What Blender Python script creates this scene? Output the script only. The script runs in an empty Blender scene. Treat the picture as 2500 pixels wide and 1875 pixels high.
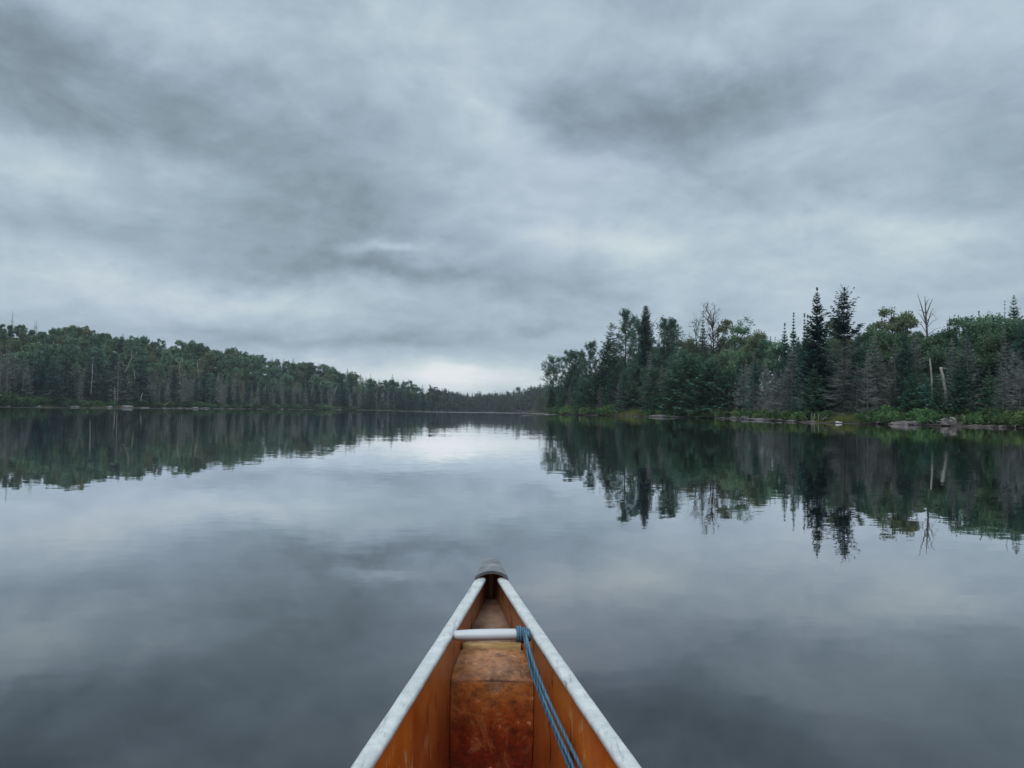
import bpy, math, random
import numpy as np
from mathutils import Matrix, Vector

random.seed(7)
RNG = np.random.default_rng(11)
scene = bpy.context.scene
COL = scene.collection
PI = math.pi

# ------------------------------------------------------------------ camera
F_PX, CX, CY = 1850.0, 1250.0, 937.5          # measured on the 2500 x 1875 photograph
EYE = np.array([0.0, 0.0, 1.0])
PITCH, ROLL = 0.0352, 0.0135
cam_data = bpy.data.cameras.new('camera')
cam = bpy.data.objects.new('camera', cam_data)
COL.objects.link(cam)
cam_data.sensor_width = 36.0
cam_data.lens = 36.0 * F_PX / 2500.0
cam_data.clip_start = 0.02
cam_data.clip_end = 9000.0
CAM_ROT = Matrix.Rotation(PI / 2 + PITCH, 3, 'X') @ Matrix.Rotation(ROLL, 3, 'Z')
cam.matrix_world = Matrix.Translation(Vector(EYE)) @ CAM_ROT.to_4x4()
scene.camera = cam
CR = np.array(CAM_ROT)


def ray(px, py):
    return CR @ np.array([(px - CX) / F_PX, (CY - py) / F_PX, -1.0])


def at_depth(px, py, Y):
    d = ray(px, py)
    return EYE + d * (Y / d[1])


def on_plane(px, py, z):
    d = ray(px, py)
    return EYE + d * ((z - EYE[2]) / d[2])


def horizon_row(px):
    return 1002.6 + (px - 1250) * ROLL


# ------------------------------------------------------------------ world: overcast sky
scene.view_settings.view_transform = 'Standard'
scene.view_settings.look = 'None'
scene.view_settings.exposure = 0.0
scene.view_settings.gamma = 1.0
SUN_EL, SUN_AZ = math.radians(58), math.radians(200)


def srgb(r, g, b):
    f = lambda c: ((c / 255 + 0.055) / 1.055) ** 2.4 if c > 10 else c / 255 / 12.92
    return (f(r), f(g), f(b), 1.0)


world = bpy.data.worlds.new('World')
scene.world = world
world.use_nodes = True
wt = world.node_tree
wt.nodes.clear()


class NT:
    """small helper to write node trees"""
    def __init__(self, tree):
        self.t = tree

    def n(self, kind, **kw):
        node = self.t.nodes.new(kind)
        for k, v in kw.items():
            setattr(node, k, v)
        return node

    def l(self, a, b):
        self.t.links.new(a, b)

    def put(self, sock, v):
        if hasattr(v, 'is_linked') or hasattr(v, 'node'):
            self.l(v, sock)
        else:
            sock.default_value = v

    def math(self, op, a, b=None, clamp=False):
        m = self.n('ShaderNodeMath', operation=op, use_clamp=clamp)
        self.put(m.inputs[0], a)
        if b is not None:
            self.put(m.inputs[1], b)
        return m.outputs[0]

    def vmath(self, op, a, b=None):
        m = self.n('ShaderNodeVectorMath', operation=op)
        self.put(m.inputs[0], a)
        if b is not None:
            self.put(m.inputs[1], b)
        return m.outputs[0]

    def noise(self, vec, scale, detail=4, rough=0.5, dist=0.0):
        m = self.n('ShaderNodeTexNoise')
        if vec is not None:
            self.l(vec, m.inputs['Vector'])
        m.inputs['Scale'].default_value = scale
        m.inputs['Detail'].default_value = detail
        m.inputs['Roughness'].default_value = rough
        m.inputs['Distortion'].default_value = dist
        return m

    def mix(self, fac, a, b, blend='MIX'):
        m = self.n('ShaderNodeMix', data_type='RGBA', blend_type=blend)
        self.put(m.inputs[0], fac)
        self.put(m.inputs[6], a)
        self.put(m.inputs[7], b)
        return m.outputs[2]

    def ramp(self, fac, stops):
        m = self.n('ShaderNodeValToRGB')
        els = m.color_ramp.elements
        while len(els) < len(stops):
            els.new(0.5)
        for e, (p, c) in zip(els, stops):
            e.position = p
            e.color = c
        self.put(m.inputs[0], fac)
        return m.outputs[0]

    def maprange(self, v, a, b, c, d):
        m = self.n('ShaderNodeMapRange')
        self.put(m.inputs[0], v)
        for i, x in enumerate((a, b, c, d)):
            m.inputs[i + 1].default_value = x
        return m.outputs[0]


# one soft patch of cloud as a node group: amp * exp(-d^2) in azimuth / elevation
grp = bpy.data.node_groups.new('cloud_patch', 'ShaderNodeTree')
for nm in ('az', 'el', 'az0', 'el0', 'ia', 'ie', 'tilt', 'amp'):
    grp.interface.new_socket(nm, in_out='INPUT', socket_type='NodeSocketFloat')
grp.interface.new_socket('out', in_out='OUTPUT', socket_type='NodeSocketFloat')
g = NT(grp)
gi = g.n('NodeGroupInput').outputs
go = g.n('NodeGroupOutput')
da = g.math('SUBTRACT', gi['az'], gi['az0'])
de = g.math('SUBTRACT', g.math('SUBTRACT', gi['el'], gi['el0']), g.math('MULTIPLY', da, gi['tilt']))
u2 = g.math('POWER', g.math('ABSOLUTE', g.math('MULTIPLY', da, gi['ia'])), 2.0)
v2 = g.math('POWER', g.math('ABSOLUTE', g.math('MULTIPLY', de, gi['ie'])), 2.0)
ex = g.math('EXPONENT', g.math('MULTIPLY', g.math('ADD', u2, v2), -1.0))
g.l(g.math('MULTIPLY', ex, gi['amp']), go.inputs[0])

w = NT(wt)
tc = w.n('ShaderNodeTexCoord').outputs['Generated']
sx = w.n('ShaderNodeSeparateXYZ')
w.l(tc, sx.inputs[0])
X, Y, Z = sx.outputs
zc = w.math('MAXIMUM', Z, 0.0)
# cloud layer seen in perspective: direction projected on a flat ceiling
inv = w.math('DIVIDE', 1.0, w.math('ADD', zc, 0.26))
comb = w.n('ShaderNodeCombineXYZ')
w.l(w.math('MULTIPLY', X, inv), comb.inputs[0])
w.l(w.math('MULTIPLY', Y, inv), comb.inputs[1])
P = comb.outputs[0]
warp = w.noise(w.vmath('MULTIPLY', tc, (1, 1, 1.5)), 5.0, 5, 0.55)
ws = w.n('ShaderNodeSeparateXYZ')
w.l(warp.outputs['Color'], ws.inputs[0])
az = w.math('ADD', w.math('ARCTAN2', X, Y), w.math('MULTIPLY', w.math('SUBTRACT', ws.outputs[0], 0.5), 0.22))
el_raw = w.math('ARCSINE', Z)
el_warp_amt = w.math('MULTIPLY', w.math('MINIMUM', w.math('ADD', zc, 0.05), 0.3), 0.55)
el = w.math('ADD', el_raw, w.math('MULTIPLY', w.math('SUBTRACT', ws.outputs[1], 0.5), el_warp_amt))

# (px, py, half-width px, half-height px, tilt, amount) of light and dark patches of the cloud deck
PATCHES = [
    (110, 195, 230, 75, -.10, -.14), (20, 90, 160, 60, 0, -.07), (560, 285, 260, 85, -.05, -.10),
    (700, 450, 330, 120, -.15, -.10), (980, 560, 330, 80, -.10, -.08), (900, 670, 330, 32, -.04, -.10),
    (330, 590, 260, 45, -.05, -.04), (430, 330, 120, 50, 0, -.05), (60, 520, 120, 60, 0, -.04),
    (220, 430, 170, 70, -.1, .10), (60, 350, 120, 60, 0, .05), (420, 110, 200, 70, 0, .06),
    (150, 670, 220, 30, 0, .07), (620, 735, 330, 38, -.03, .12), (965, 628, 120, 16, -.03, .12),
    (1680, 265, 250, 90, -.05, -.17), (1950, 250, 120, 60, 0, -.05), (1380, 330, 140, 40, 0, -.06), (1130, 890, 420, 36, 0, .08), (1420, 250, 150, 70, .1, -.05), (1830, 190, 180, 60, .1, -.05),
    (2440, 310, 170, 95, .2, -.10), (2150, 420, 200, 60, .1, -.05), (2080, 260, 110, 60, 0, -.02),
    (1220, 270, 90, 130, 0, .07), (1100, 70, 260, 70, 0, .04), (1500, 600, 300, 50, .05, .10),
    (1930, 560, 260, 40, .1, .07), (2300, 590, 200, 60, 0, .08), (1200, 690, 200, 28, 0, -.05),
    (1480, 720, 260, 30, 0, -.04), (1850, 690, 300, 40, 0, .04), (960, 835, 330, 22, 0, -.07),
    (1330, 790, 120, 14, 0, -.05), (700, 815, 300, 18, .03, -.05), (1130, 930, 330, 34, 0, .26),
    (1180, 900, 180, 9, 0, .06), (1080, 870, 130, 7, 0, -.03), (2350, 80, 220, 90, 0, .05),
    (1700, 60, 250, 60, 0, .03), (260, 800, 260, 30, 0, -.03),
]
total = None
for (px, py, hw, hh, tilt, amp) in PATCHES:
    d = ray(px, py)
    d = d / np.linalg.norm(d)
    n = w.n('ShaderNodeGroup')
    n.node_tree = grp
    w.l(az, n.inputs['az'])
    w.l(el, n.inputs['el'])
    n.inputs['az0'].default_value = math.atan2(d[0], d[1])
    n.inputs['el0'].default_value = math.asin(d[2])
    n.inputs['ia'].default_value = F_PX / hw
    n.inputs['ie'].default_value = F_PX / hh
    n.inputs['tilt'].default_value = -tilt
    n.inputs['amp'].default_value = amp
    total = n.outputs[0] if total is None else w.math('ADD', total, n.outputs[0])
n1 = w.noise(P, 2.1, 8, 0.58, 0.35)
n2 = w.noise(P, 7.0, 6, 0.6, 0.2)
n3 = w.noise(w.vmath('MULTIPLY', tc, (1, 1, 1.9)), 7.0, 6, 0.6, 0.6)
n4 = w.noise(w.vmath('MULTIPLY', tc, (1, 1, 1.7)), 3.3, 8, 0.58, 0.5)
small = w.math('ADD', w.math('MULTIPLY', w.math('SUBTRACT', n4.outputs[0], 0.5), 0.30), w.math('ADD', w.math('ADD', w.math('MULTIPLY', w.math('SUBTRACT', n1.outputs[0], 0.5), 0.14),
               w.math('MULTIPLY', w.math('SUBTRACT', n2.outputs[0], 0.5), 0.13)), w.math('MULTIPLY', w.math('SUBTRACT', n3.outputs[0], 0.5), 0.21)))
zen = w.maprange(Z, 0.50, 0.9, 0.0, 0.08)       # brighter deck overhead, above the frame
val = w.math('ADD', w.math('ADD', w.math('ADD', total, small), zen), 0.71)
cloud = w.ramp(val, [(0.30, srgb(70, 85, 92)), (0.45, srgb(109, 126, 135)), (0.55, srgb(133, 150, 161)),
                     (0.65, srgb(157, 176, 189)), (0.75, srgb(181, 199, 211)), (0.86, srgb(208, 222, 226)),
                     (1.0, srgb(240, 244, 245))])
tint = w.maprange(w.noise(P, 0.9, 3).outputs[0], 0.42, 0.62, 0.0, 1.0)
cloud = w.mix(tint, cloud, w.mix(1.0, cloud, (1.0, 0.97, 1.01, 1), 'MULTIPLY'))
over = w.n('ShaderNodeVectorMath', operation='SCALE')   # an overcast sky is brightest overhead
w.l(cloud, over.inputs[0])
w.l(w.maprange(Z, 0.50, 0.95, 1.0, 2.5), over.inputs['Scale'])
cloud = over.outputs[0]
sky = w.n('ShaderNodeTexSky', sky_type='NISHITA')
sky.sun_disc = False
sky.sun_elevation = SUN_EL
sky.sun_rotation = SUN_AZ
bg1 = w.n('ShaderNodeBackground')
w.l(sky.outputs[0], bg1.inputs[0])
bg1.inputs[1].default_value = 0.06
bg2 = w.n('ShaderNodeBackground')
w.l(cloud, bg2.inputs[0])
bg2.inputs[1].default_value = 1.0
ms = w.n('ShaderNodeMixShader')
ms.inputs[0].default_value = 0.96               # thick overcast: the clear sky hardly shows
w.l(bg1.outputs[0], ms.inputs[1])
w.l(bg2.outputs[0], ms.inputs[2])
wo = w.n('ShaderNodeOutputWorld')
w.l(ms.outputs[0], wo.inputs[0])

sun_data = bpy.data.lights.new('sun', 'SUN')
sun_data.energy = 1.5
sun_data.angle = math.radians(40)
sun_data.color = (1.0, 0.97, 0.93)
sun = bpy.data.objects.new('sun', sun_data)
COL.objects.link(sun)
sdir = Vector((math.sin(SUN_AZ) * math.cos(SUN_EL), math.cos(SUN_AZ) * math.cos(SUN_EL), math.sin(SUN_EL)))
sun.rotation_euler = sdir.to_track_quat('Z', 'Y').to_euler()

scene.cycles.max_bounces = 6
scene.cycles.diffuse_bounces = 3
scene.cycles.glossy_bounces = 3
scene.cycles.transmission_bounces = 2
scene.cycles.transparent_max_bounces = 4
scene.cycles.volume_bounces = 0


# ------------------------------------------------------------------ mesh helpers
class Buf:
    def __init__(self):
        self.V, self.F, self.n = [], [], 0

    def add(self, v, f):
        v = np.asarray(v, float).reshape(-1, 3)
        self.V.append(v)
        self.F.append(np.asarray(f, int).reshape(-1, 4) + self.n)
        self.n += len(v)

    def quads(self, Q):
        Q = np.asarray(Q, float).reshape(-1, 4, 3)
        self.add(Q.reshape(-1, 3), np.arange(len(Q) * 4).reshape(-1, 4))

    def grid(self, G, closed=False):
        """G: rows x cols x 3"""
        G = np.asarray(G, float)
        r, c = G.shape[:2]
        i = np.arange(r * c).reshape(r, c)
        a, b = i[:-1], i[1:]
        if closed:
            f = np.stack([a, np.roll(a, -1, 1), np.roll(b, -1, 1), b], -1)
        else:
            f = np.stack([a[:, :-1], a[:, 1:], b[:, 1:], b[:, :-1]], -1)
        self.add(G.reshape(-1, 3), f.reshape(-1, 4))

    def tube(self, pts, rad, n=5, flat=1.0, cap=False):
        pts = np.asarray(pts, float)
        rad = np.broadcast_to(np.asarray(rad, float), (len(pts),))
        if cap:
            d0 = pts[0] - pts[1]; d0 /= np.linalg.norm(d0) + 1e-9
            d1 = pts[-1] - pts[-2]; d1 /= np.linalg.norm(d1) + 1e-9
            pts = np.vstack([pts[0] + d0 * rad[0] * .5, pts[0] + d0 * rad[0] * .4, pts, pts[-1] + d1 * rad[-1] * .4, pts[-1] + d1 * rad[-1] * .5])
            rad = np.concatenate([[rad[0] * .02, rad[0] * .75], rad, [rad[-1] * .75, rad[-1] * .02]])
        t = np.gradient(pts, axis=0)
        t /= np.linalg.norm(t, axis=1, keepdims=True) + 1e-12
        ref = np.array([0, 0, 1.0]) if abs(t[:, 2]).mean() < 0.8 else np.array([1.0, 0, 0])
        a = np.cross(t, ref)
        a /= np.linalg.norm(a, axis=1, keepdims=True) + 1e-12
        b = np.cross(t, a)
        ang = np.arange(n) / n * 2 * PI
        G = pts[:, None] + rad[:, None, None] * (np.cos(ang)[None, :, None] * a[:, None] + flat * np.sin(ang)[None, :, None] * b[:, None])
        self.grid(G, closed=True)

    def top(self):
        return max(v[:, 2].max() for v in self.V)

    def mesh(self, name, mat, smooth=False):
        me = bpy.data.meshes.new(name)
        V = np.concatenate(self.V).astype(np.float32)
        Fq = np.concatenate(self.F).astype(np.int32)
        me.vertices.add(len(V))
        me.vertices.foreach_set('co', V.ravel())
        me.loops.add(Fq.size)
        me.loops.foreach_set('vertex_index', Fq.ravel())
        me.polygons.add(len(Fq))
        me.polygons.foreach_set('loop_start', np.arange(0, Fq.size, 4, dtype=np.int32))
        me.update(calc_edges=True)
        if smooth:
            me.polygons.foreach_set('use_smooth', np.ones(len(Fq), bool))
        me.materials.append(mat)
        return me


def link(name, me, parent=None, loc=None):
    o = bpy.data.objects.new(name, me)
    COL.objects.link(o)
    if parent is not None:
        o.parent = parent
    if loc is not None:
        o.location = loc
    return o


def tag(o, label=None, cat=None, group=None, kind=None):
    if label: o['label'] = label
    if cat: o['category'] = cat
    if group: o['group'] = group
    if kind: o['kind'] = kind
    return o


def unit(v):
    return v / (np.linalg.norm(v, axis=-1, keepdims=True) + 1e-12)


def diamonds(P, U, W, L, Wd, mid=0.45):
    """leaf-shaped faces: base, side, tip, side"""
    L = np.asarray(L)[..., None]
    Wd = np.asarray(Wd)[..., None]
    m = P + U * L * mid
    return np.stack([P, m + W * Wd * .5, P + U * L, m - W * Wd * .5], 1)


# ------------------------------------------------------------------ materials
def new_mat(name):
    m = bpy.data.materials.new(name)
    m.use_nodes = True
    m.node_tree.nodes.clear()
    t = NT(m.node_tree)
    out = t.n('ShaderNodeOutputMaterial')
    return m, t, out


def leaf_mat(name, dark, light, hue_var=0.02, val_var=0.5, transl=0.25, scale=0.7, accent=None):
    m, t, out = new_mat(name)
    oi = t.n('ShaderNodeObjectInfo')
    geo = t.n('ShaderNodeNewGeometry')
    nz = t.noise(geo.outputs['Position'], scale, 2, 0.6)
    f = t.maprange(nz.outputs[0], 0.35, 0.65, 0, 1)
    c = t.mix(f, dark + (1,), light + (1,))
    if accent:
        sel = t.maprange(oi.outputs['Random'], 0.72, 0.9, 0.0, 0.8)
        c = t.mix(sel, c, accent + (1,))
    hs = t.n('ShaderNodeHueSaturation')
    r2 = t.math('FRACT', t.math('MULTIPLY', oi.outputs['Random'], 37.7))
    t.l(t.maprange(r2, 0, 1, 0.5 - hue_var, 0.5 + hue_var), hs.inputs['Hue'])
    t.l(t.maprange(oi.outputs['Random'], 0, 1, 1 - val_var / 2, 1 + val_var / 2), hs.inputs['Value'])
    t.l(c, hs.inputs['Color'])
    d = t.n('ShaderNodeBsdfDiffuse')
    t.l(hs.outputs[0], d.inputs[0])
    tr = t.n('ShaderNodeBsdfTranslucent')
    t.l(hs.outputs[0], tr.inputs[0])
    mx = t.n('ShaderNodeMixShader')
    mx.inputs[0].default_value = transl
    t.l(d.outputs[0], mx.inputs[1])
    t.l(tr.outputs[0], mx.inputs[2])
    t.l(mx.outputs[0], out.inputs[0])
    return m


def surf_mat(name, dark, light, scale=4, detail=5, rough=0.8, spec=0.3, stretch=(1, 1, 1), bump=0.0, lo=.35, hi=.65):
    m, t, out = new_mat(name)
    tcn = t.n('ShaderNodeTexCoord').outputs['Object']
    v = t.vmath('MULTIPLY', tcn, stretch)
    nz = t.noise(v, scale, detail, 0.6)
    c = t.mix(t.maprange(nz.outputs[0], lo, hi, 0, 1), dark + (1,), light + (1,))
    p = t.n('ShaderNodeBsdfPrincipled')
    t.l(c, p.inputs['Base Color'])
    p.inputs['Roughness'].default_value = rough
    p.inputs['Specular IOR Level'].default_value = spec
    if bump:
        b = t.n('ShaderNodeBump')
        b.inputs['Strength'].default_value = 0.6
        b.inputs['Distance'].default_value = bump
        t.l(nz.outputs[0], b.inputs['Height'])
        t.l(b.outputs[0], p.inputs['Normal'])
    t.l(p.outputs[0], out.inputs[0])
    return m


M_SPRUCE = leaf_mat('spruce_needles', (.040, .115, .094), (.120, .232, .178), .012, .7)
M_DARKSPRUCE = leaf_mat('dark_spruce_needles', (.018, .058, .056), (.050, .108, .098), .01, .5)
M_FIR = leaf_mat('fir_needles', (.040, .118, .078), (.108, .205, .128), .02, .7)
M_PINE = leaf_mat('pine_needles', (.052, .110, .084), (.122, .205, .150), .015, .4)
M_LEAF = leaf_mat('broad_leaves', (.070, .145, .096), (.165, .262, .160), .022, .6, .3, .5, accent=(.115, .122, .072))
M_SHRUB = leaf_mat('shrub_leaves', (.066, .138, .058), (.150, .240, .098), .02, .8, .3, 1.2)
M_DEAD = leaf_mat('dead_twigs', (.135, .152, .142), (.300, .326, .306), .02, .6, .15, .9)
M_DEADFAR = leaf_mat('dead_twigs_dull', (.120, .138, .128), (.28, .302, .282), .02, .6, .15, .5)
M_SHRUBFAR = leaf_mat('far_shrub_leaves', (.045, .095, .052), (.105, .170, .085), .02, .9, .3, .35)
M_GRASS = leaf_mat('sedge_blades', (.10, .13, .045), (.19, .20, .075), .01, .1, .3, .6)
M_BARK = surf_mat('dark_bark', (.035, .032, .030), (.085, .078, .070), 6, 4, .9, .2, (1, 1, .2))
M_GREYWOOD = surf_mat('weathered_grey_wood', (.16, .15, .145), (.34, .32, .30), 5, 4, .9, .2, (1, 1, .2))
M_PALEBARK = surf_mat('pale_birch_bark', (.30, .29, .27), (.55, .54, .51), 3, 4, .85, .2, (1, 1, .6))
M_SNAG = surf_mat('bleached_snag', (.17, .165, .155), (.36, .35, .33), 3, 4, .85, .2, (1, 1, .6))
M_GREYBARK = surf_mat('grey_bark', (.06, .06, .058), (.13, .125, .12), 5, 4, .9, .2, (1, 1, .2))
M_ROCK = surf_mat('shore_rock', (.060, .058, .058), (.155, .150, .146), 1.2, 6, .85, .3, (1, 1, 2), .05)
M_MUD = surf_mat('mud', (.065, .056, .053), (.135, .118, .112), 1.5, 6, .8, .3, (1, 1, 1), .04)

# ------------------------------------------------------------------ terrain
SHORE = [(-9000, 120), (-3000, 130), (-1200, 180), (-400, 235), (0, 270), (150, 300), (330, 330), (500, 360), (640, 400), (760, 440),
         (860, 480), (960, 520), (1030, 590), (1080, 720), (1110, 860), (1150, 930), (1250, 940), (1285, 900),
         (1308, 780), (1322, 480), (1332, 300), (1345, 232), (1400, 222), (1500, 202), (1600, 172), (1700, 160), (1800, 148),
         (1880, 116), (1960, 98), (2050, 91), (2200, 86), (2500, 71), (3200, 48), (5000, 30), (9000, 20)]
_pa = np.array([math.atan((p - CX) / F_PX) for p, _ in SHORE])
_pr = np.array([y / math.cos(a) for a, (_, y) in zip(_pa, SHORE)])
_pr[0] = 260; _pr[-1] = 120
HILL = [(-3000, 22), (-400, 35), (0, 35), (400, 28), (640, 23), (850, 17), (960, 9), (1090, 5), (1150, 5), (1200, 8), (1264, 12), (1320, 14), (1340, 4),
        (1500, 8), (1600, 11), (1700, 11), (1880, 6), (2000, 8), (2200, 9), (2350, 9), (2500, 11), (3500, 10)]
_ha = np.array([math.atan((p - CX) / F_PX) for p, _ in HILL])
_hh = np.array([h for _, h in HILL], float)


def az_of(px):
    return math.atan((px - CX) / F_PX)


def shore_r(a):
    return np.interp(a, _pa, _pr)


def ground_z(x, y):
    x = np.asarray(x, float); y = np.asarray(y, float)
    a = np.arctan2(x, y)
    r = np.hypot(x, y)
    t = r - shore_r(a)
    H = np.interp(a, _ha, _hh)
    W = np.where(a < az_of(1335), 130.0, 60.0)
    q = np.clip((t - 3) / W, 0, 1)
    q = q * q * (3 - 2 * q)
    nz = .5 * np.sin(x * .11 + 1.3) * np.sin(y * .093) + .25 * np.sin(x * .31 + y * .27)
    land = 0.35 * (1 - np.exp(-np.maximum(t, 0) / 1.6)) + H * q + np.clip(t / 25, 0, 1) * nz
    bed = np.maximum(t * 0.12, -3.0)
    return np.where(t > 0, land, bed)


def ground_at(px, t):
    a = az_of(px)
    r = float(shore_r(a)) + t
    x, y = r * math.sin(a), r * math.cos(a)
    return x, y, float(ground_z(x, y))


azs = np.unique(np.concatenate([np.linspace(-PI, -.75, 60), np.linspace(-.75, .75, 440), np.linspace(.75, PI, 60)]))
tt = np.concatenate([[-1e9], -np.geomspace(60, .3, 14), [0], np.geomspace(.25, 160, 46), [260, 500, 1200, 3000]])
G = np.zeros((len(azs), len(tt), 3))
for i, a in enumerate(azs):
    R = float(shore_r(a))
    r = np.maximum(R + tt, 0.5)
    r[0] = 0.4
    r = np.maximum.accumulate(r + np.arange(len(r)) * 1e-4)
    G[i, :, 0] = r * math.sin(a)
    G[i, :, 1] = r * math.cos(a)
G[:, :, 2] = ground_z(G[:, :, 0], G[:, :, 1])
m, t, out = new_mat('forest_floor')
geo = t.n('ShaderNodeNewGeometry')
sp = t.n('ShaderNodeSeparateXYZ')
t.l(geo.outputs['Position'], sp.inputs[0])
nz = t.noise(geo.outputs['Position'], .5, 6, .65)
zz = t.math('ADD', sp.outputs[2], t.math('MULTIPLY', t.math('SUBTRACT', nz.outputs[0], .5), .5))
mud = t.mix(nz.outputs[0], (.035, .031, .029, 1), (.085, .076, .072, 1))
flo = t.mix(t.maprange(nz.outputs[0], .3, .7, 0, 1), (.018, .024, .016, 1), (.045, .058, .032, 1))
c = t.mix(t.maprange(zz, .22, .36, 0, 1), mud, flo)
d = t.n('ShaderNodeBsdfDiffuse')
t.l(c, d.inputs[0])
t.l(d.outputs[0], out.inputs[0])
b = Buf()
b.grid(G)
tag(link('ground', b.mesh('ground', m, True)), kind='structure')

# ------------------------------------------------------------------ lake water
m, t, out = new_mat('lake_water')
geo = t.n('ShaderNodeNewGeometry')
pos = geo.outputs['Position']


def slope(scale, stretch, amt, detail=2):
    nz = t.noise(t.vmath('MULTIPLY', pos, stretch), scale, detail, .5)
    v = t.vmath('SUBTRACT', nz.outputs['Color'], (.5, .5, .5))
    return t.vmath('MULTIPLY', v, (amt, amt, 0))


def blob(cx, cy, rx, ry, rot=0.0):
    v = t.vmath('SUBTRACT', pos, (cx, cy, 0))
    mp = t.n('ShaderNodeMapping', vector_type='TEXTURE')
    mp.inputs['Rotation'].default_value = (0, 0, rot)
    mp.inputs['Scale'].default_value = (rx, ry, 1)
    t.l(v, mp.inputs[0])
    ln = t.n('ShaderNodeVectorMath', operation='LENGTH')
    t.l(mp.outputs[0], ln.inputs[0])
    return t.maprange(ln.outputs['Value'], .55, 1.0, 1.0, 0.0)


s1 = slope(2.2, (.45, 1, 1), .009, 3)
s2 = slope(.35, (.4, 1, 1), .006, 2)
s3 = slope(9.0, (.5, 1, 1), .020, 3)
ruf = t.vmath('MULTIPLY', slope(3.0, (.4, 1, 1), 1.5, 2), (1, 1, 0))
pl = at_depth(130, horizon_row(130), 250)
pf = at_depth(1150, horizon_row(1150), 320)
mask = t.math('MAXIMUM', blob(-152, 254, 46, 82, math.radians(-17)), blob(pf[0], 330, 36, 50, 0))
sc = t.n('ShaderNodeVectorMath', operation='SCALE')
t.l(ruf, sc.inputs[0])
t.l(mask, sc.inputs['Scale'])
# calm lanes and faintly rippled lanes alternate across the lake
lane = t.maprange(t.noise(t.vmath('MULTIPLY', pos, (.012, .05, 1)), 1.0, 3, .5).outputs[0], .4, .65, .5, 1.5)
sm = t.n('ShaderNodeVectorMath', operation='SCALE')
t.l(t.vmath('ADD', t.vmath('ADD', s1, s2), s3), sm.inputs[0])
t.l(lane, sm.inputs['Scale'])
nrm = t.vmath('NORMALIZE', t.vmath('ADD', t.vmath('ADD', sm.outputs[0], sc.outputs[0]), (0, 0, 1)))
fr = t.n('ShaderNodeLayerWeight')
fr.inputs['Blend'].default_value = 0.5
t.l(nrm, fr.inputs['Normal'])
refl = t.math('MULTIPLY', t.math('POWER', fr.outputs['Facing'], 4.0), 1.38, True)
gl = t.n('ShaderNodeBsdfGlossy')
gl.inputs['Color'].default_value = (.975, .975, 1.0, 1)
gl.inputs['Roughness'].default_value = 0.015
t.l(nrm, gl.inputs['Normal'])
df = t.n('ShaderNodeBsdfDiffuse')
df.inputs['Color'].default_value = (.007, .012, .014, 1)
mx = t.n('ShaderNodeMixShader')
t.l(refl, mx.inputs[0])
t.l(df.outputs[0], mx.inputs[1])
t.l(gl.outputs[0], mx.inputs[2])
t.l(mx.outputs[0], out.inputs[0])
b = Buf()
# the sheet follows the shore and stops just under the banks; it has no cut under the canoe, whose hull sits in it
azw = np.linspace(-PI, PI, 361)
Rw = shore_r(azw) + 6.0
W_ = np.zeros((len(azw), 3, 3))
for k, s in enumerate((0.0, .2, 1.0)):
    W_[:, k, 0] = np.sin(azw) * (Rw * s + .01)
    W_[:, k, 1] = np.cos(azw) * (Rw * s + .01)
b.grid(W_[:, ::-1])
tag(link('water', b.mesh('water', m)), kind='structure')


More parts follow.
